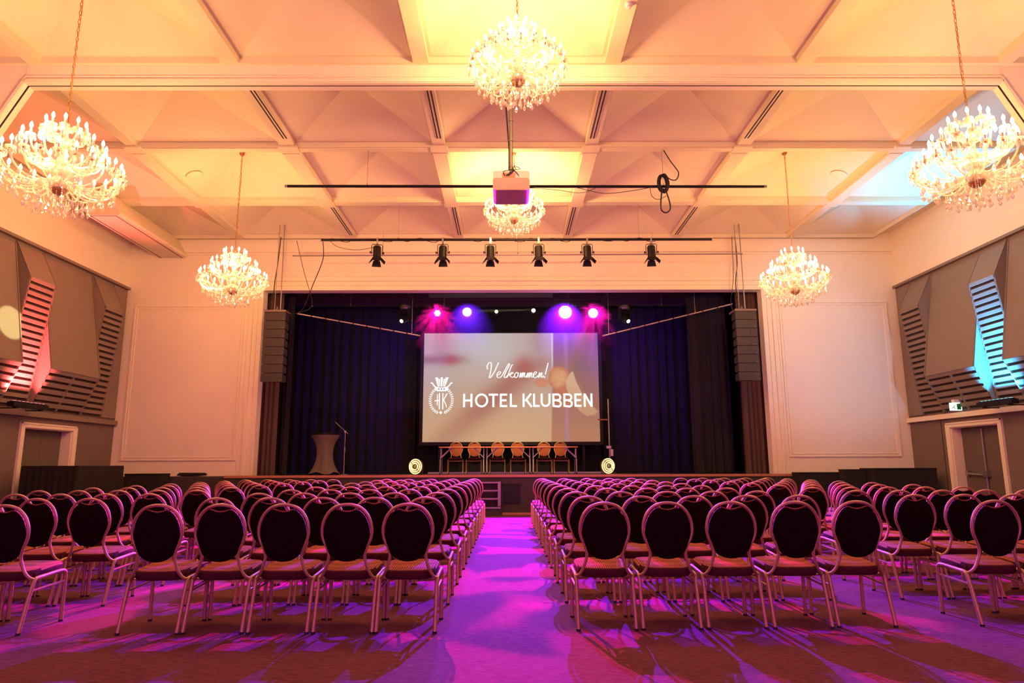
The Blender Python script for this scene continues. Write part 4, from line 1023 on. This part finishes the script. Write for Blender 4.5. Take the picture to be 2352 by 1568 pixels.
par(.72, 5.49, .06, (.95, 1, .6), 5, 'small yellow-green lamp just left of the brightest spotlight')
def moving_head(x, z, label, tilt, rz):
    t = thing('moving_head_light', label, 'spotlight', (x, 18.95, z), R(rz))
    b = MB(); b.lathe([(.04, .30), (.15, .27), (.16, .2), (.13, .16)], 16); b.build('base', M_STEEL, t)
    b = MB()
    for s in (-1, 1): b.prism([(s*.13, .18), (s*.18, .18), (s*.19, -.16), (s*.13, -.16)], -.06, .06, 'y')
    b.box(-.17, .17, -.06, .06, .13, .18); b.build('yoke', M_BLACK, t, smooth=False)
    Mx = Matrix.Rotation(R(tilt), 4, 'X')
    b = MB(); b.lathe([(0, .17), (.09, .16), (.12, .1), (.12, -.08), (.09, -.2), (.085, -.22), (0, -.22)], 20); b.xf(Matrix.Translation((0, 0, -.08)) @ Matrix.Rotation(R(tilt), 4, 'X')); b.build('head', M_BLACK, t)
    b = MB(); b.lathe([(0, -.226), (.05, -.226), (.055, -.22)], 20); b.xf(Matrix.Translation((0, 0, -.08)) @ Matrix.Rotation(R(tilt), 4, 'X')); b.build('lens', emit('mh_lens_%d' % x, (.7, 1, .65), 4), t)
    b = MB(); b.tube([(0, 0, .28), (0, .05, 5.66-z)], .02, 6); b.build('clamp', M_STEEL, t)
moving_head(-2.92, 5.38, 'black moving-head light with pale green lens, left end of the stage pipe', -55, -25)
moving_head(3.31, 5.36, 'black moving-head light with pale green lens, right end of the stage pipe', -55, 25)

# ------------------------------------------------------------------ chandeliers
def drop_mesh(b, x, y, z, L=.09, r=.02):
    n = 6
    b.lathe([(0, 0), (.006, -.01), (.004, -L*.25), (r, -L*.62), (r*.75, -L*.8), (0, -L)], n, (x, y, z))
def arm_parts():
    P = {}
    # arm meshes, bulbs, drops: local x is outward, z up
    T_ = {1: [(.06, 0, .40), (.16, 0, .33), (.32, 0, .27), (.50, 0, .29), (.62, 0, .38), (.655, 0, .50)],
          2: [(.05, 0, .62), (.15, 0, .56), (.28, 0, .56), (.39, 0, .62), (.44, 0, .72), (.445, 0, .76)],
          3: [(.04, 0, .92), (.10, 0, .87), (.17, 0, .88), (.215, 0, .94), (.22, 0, 1.0)]}
    for k, pts in T_.items():
        b = MB(); b.tube(crom(pts, 5), .0115, 6, m=0)
        x, _, z = pts[-1]
        b.lathe([(.006, -.01), (.045, .0), (.058, .018), (.05, .022), (.01, .008)], 12, (x, 0, z), m=0)       # bobeche
        b.lathe([(.013, .0), (.015, .012), (.013, .02), (.013, .085), (.0, .088)], 8, (x, 0, z), m=2)          # candle sleeve
        b.lathe([(.016, -.012), (.02, -.005), (.016, .004)], 8, (x, 0, z), m=1)
        for i in range(7):
            a = 2*PI*i/7; drop_mesh(b, x+.054*math.cos(a), .054*math.sin(a), z+.01, .075, .011)
        me = b.mesh('arm', [M_GLASS, M_BRASS, M_CANDLE], ang=50)
        b = MB(); b.lathe([(.005, 0), (.016, .014), (.021, .034), (.016, .06), (.0, .09)], 10, (x, 0, z+.088)); mb_ = b.mesh('bulb', M_BULB)
        P[k] = (me, mb_)
    b = MB(); drop_mesh(b, 0, 0, 0, .13, .026); P['drop'] = b.mesh('crystal_pendant', M_GLASS, ang=20)
    b = MB()
    for i in range(7): b.lathe([(0, .008), (.009, 0), (0, -.008)], 6, (0, 0, -.02*i))
    drop_mesh(b, 0, 0, -.135, .12, .022); P['long'] = b.mesh('crystal_string', M_GLASS, ang=20)
    return P
M_CANDLE = mat('candle_sleeve', (.85, .75, .6), .5)
AP = arm_parts()
def put(name, me, parent, loc=(0, 0, 0), rz=0):
    o = bpy.data.objects.new(name, me); C.objects.link(o); o.parent = parent; o.location = loc; o.rotation_euler = (0, 0, rz); return o
colm = MB(); colm.lathe([(0, .12), (.03, .14), (.012, .18), (.05, .22), (.105, .26), (.115, .32), (.09, .37), (.05, .41), (.03, .45), (.055, .50), (.04, .56), (.07, .60), (.05, .66), (.025, .72), (.045, .78), (.03, .84), (.055, .89), (.035, .95), (.02, 1.0), (.04, 1.05), (.02, 1.12), (0, 1.16)], 18)
COLM = colm.mesh('column', M_GLASS, ang=40)
hb = MB(); hb.lathe([(.0, .19), (.05, .20), (.09, .24), (.095, .30), (.07, .33)], 18); HUBM = hb.mesh('hub', M_BRASS, ang=40)
PLM = []
for pr in ([(.02, .46), (.10, .44), (.14, .475), (.135, .48), (.02, .47)], [(.02, .80), (.075, .785), (.10, .81), (.02, .80)], [(.02, 1.05), (.07, 1.03), (.1, 1.055), (.02, 1.06)]):
    plate = MB(); plate.lathe(pr, 18); PLM.append(plate.mesh('crystal_bowl', M_GLASS, ang=40))
def chain_mesh(L):
    b = MB(); n = int(L/.062)
    for i in range(n):
        z = i*.062+.03; rot = Matrix.Rotation(PI/2*(i % 2)+.3, 4, 'Z'); s0 = len(b.v)
        b.tube([(.013*math.cos(2*PI*j/10), 0, z+.038*math.sin(2*PI*j/10)) for j in range(10)], .0045, 4, closed=True)
        for q in range(s0, len(b.v)): b.v[q] = tuple(rot @ Vector(b.v[q]))
    b.tube([(.018, 0, 0), (-.015, .01, L*.3), (.02, 0, L*.7), (0, 0, L)], .0035, 4)
    b.lathe([(.0, L), (.06, L), (.05, L-.03), (.015, L-.06)], 14)
    return b.mesh('chain', M_BRASS)
def chandelier(x, y, z, s, label, ztop, rz=0):
    t = thing('crystal_chandelier', label, 'chandelier', (x, y, z), rz, 'crystal chandeliers under the ceiling'); t.scale = (s, s, s)
    put('column', COLM, t); put('hub', HUBM, t); [put('crystal_bowl', q, t) for q in PLM]
    put('chain', chain_mesh((ztop-z)/s-1.14), t, (0, 0, 1.14))
    for k, n, ph in ((1, 24, 0), (2, 16, .13), (3, 10, .2)):
        me, mb_ = AP[k]
        for i in range(n):
            a = ph+2*PI*i/n; arm = put('arm', me, t, (0, 0, 0), a); put('bulb', mb_, arm)
    # pendants
    for (n, r, zz, kind) in ((24, .585, .30, 'drop'), (24, .46, .25, 'drop'), (18, .34, .235, 'long'), (12, .22, .22, 'long'), (8, .11, .20, 'long')):
        for i in range(n):
            a = 2*PI*(i+.5)/n; put('crystal_pendant', AP[kind], t, (r*math.cos(a), r*math.sin(a), zz+(.02 if i % 2 else 0)), a)
    put('crystal_pendant', AP['drop'], t, (0, 0, .13))
    for i in range(3):
        a = 2*PI*i/3+.5
        light('lamp_light', 'POINT', (.50*math.cos(a), .50*math.sin(a), .78), CH_E/3, WARM, parent=t, radius=.12)
    return t
chandelier(-5.48, 7.9, 4.25, 1.0, 'crystal chandelier at the left edge of the picture, nearer the camera', 7.6)
chandelier(5.78, 7.9, 4.33, 1.0, 'crystal chandelier at the right edge of the picture, nearer the camera', 7.6, .1)
chandelier(.13, 7.9, 5.70, .90, 'crystal chandelier at the top centre of the picture', 7.6, .05)
chandelier(-5.54, 13.35, 4.38, .97, 'smaller-looking crystal chandelier before the left stage wall', 7.6, .2)
chandelier(5.80, 13.35, 4.36, .97, 'smaller-looking crystal chandelier before the right stage wall', 7.6, .3)
chandelier(.13, 13.35, 5.88, .90, 'crystal chandelier half hidden behind the ceiling projector', 7.6, .12)

# ------------------------------------------------------------------ thin stage haze that shows the beams
hz = bpy.data.materials.new('stage_haze'); hz.use_nodes = True; nt = hz.node_tree; nt.nodes.remove(nt.nodes['Principled BSDF'])
vsn = nt.nodes.new('ShaderNodeVolumeScatter'); vsn.inputs['Density'].default_value = .009; vsn.inputs['Anisotropy'].default_value = .3
nt.links.new(vsn.outputs[0], nt.nodes['Material Output'].inputs[1])
b = MB(); b.box(-5.4, 4.9, 17.75, 20.85, 2.7, 5.84); o = b.build('stage_haze', hz, smooth=False)
tag(o, 'thin violet-blue haze hanging in the stage opening around the spotlights', 'haze', kind='stuff')
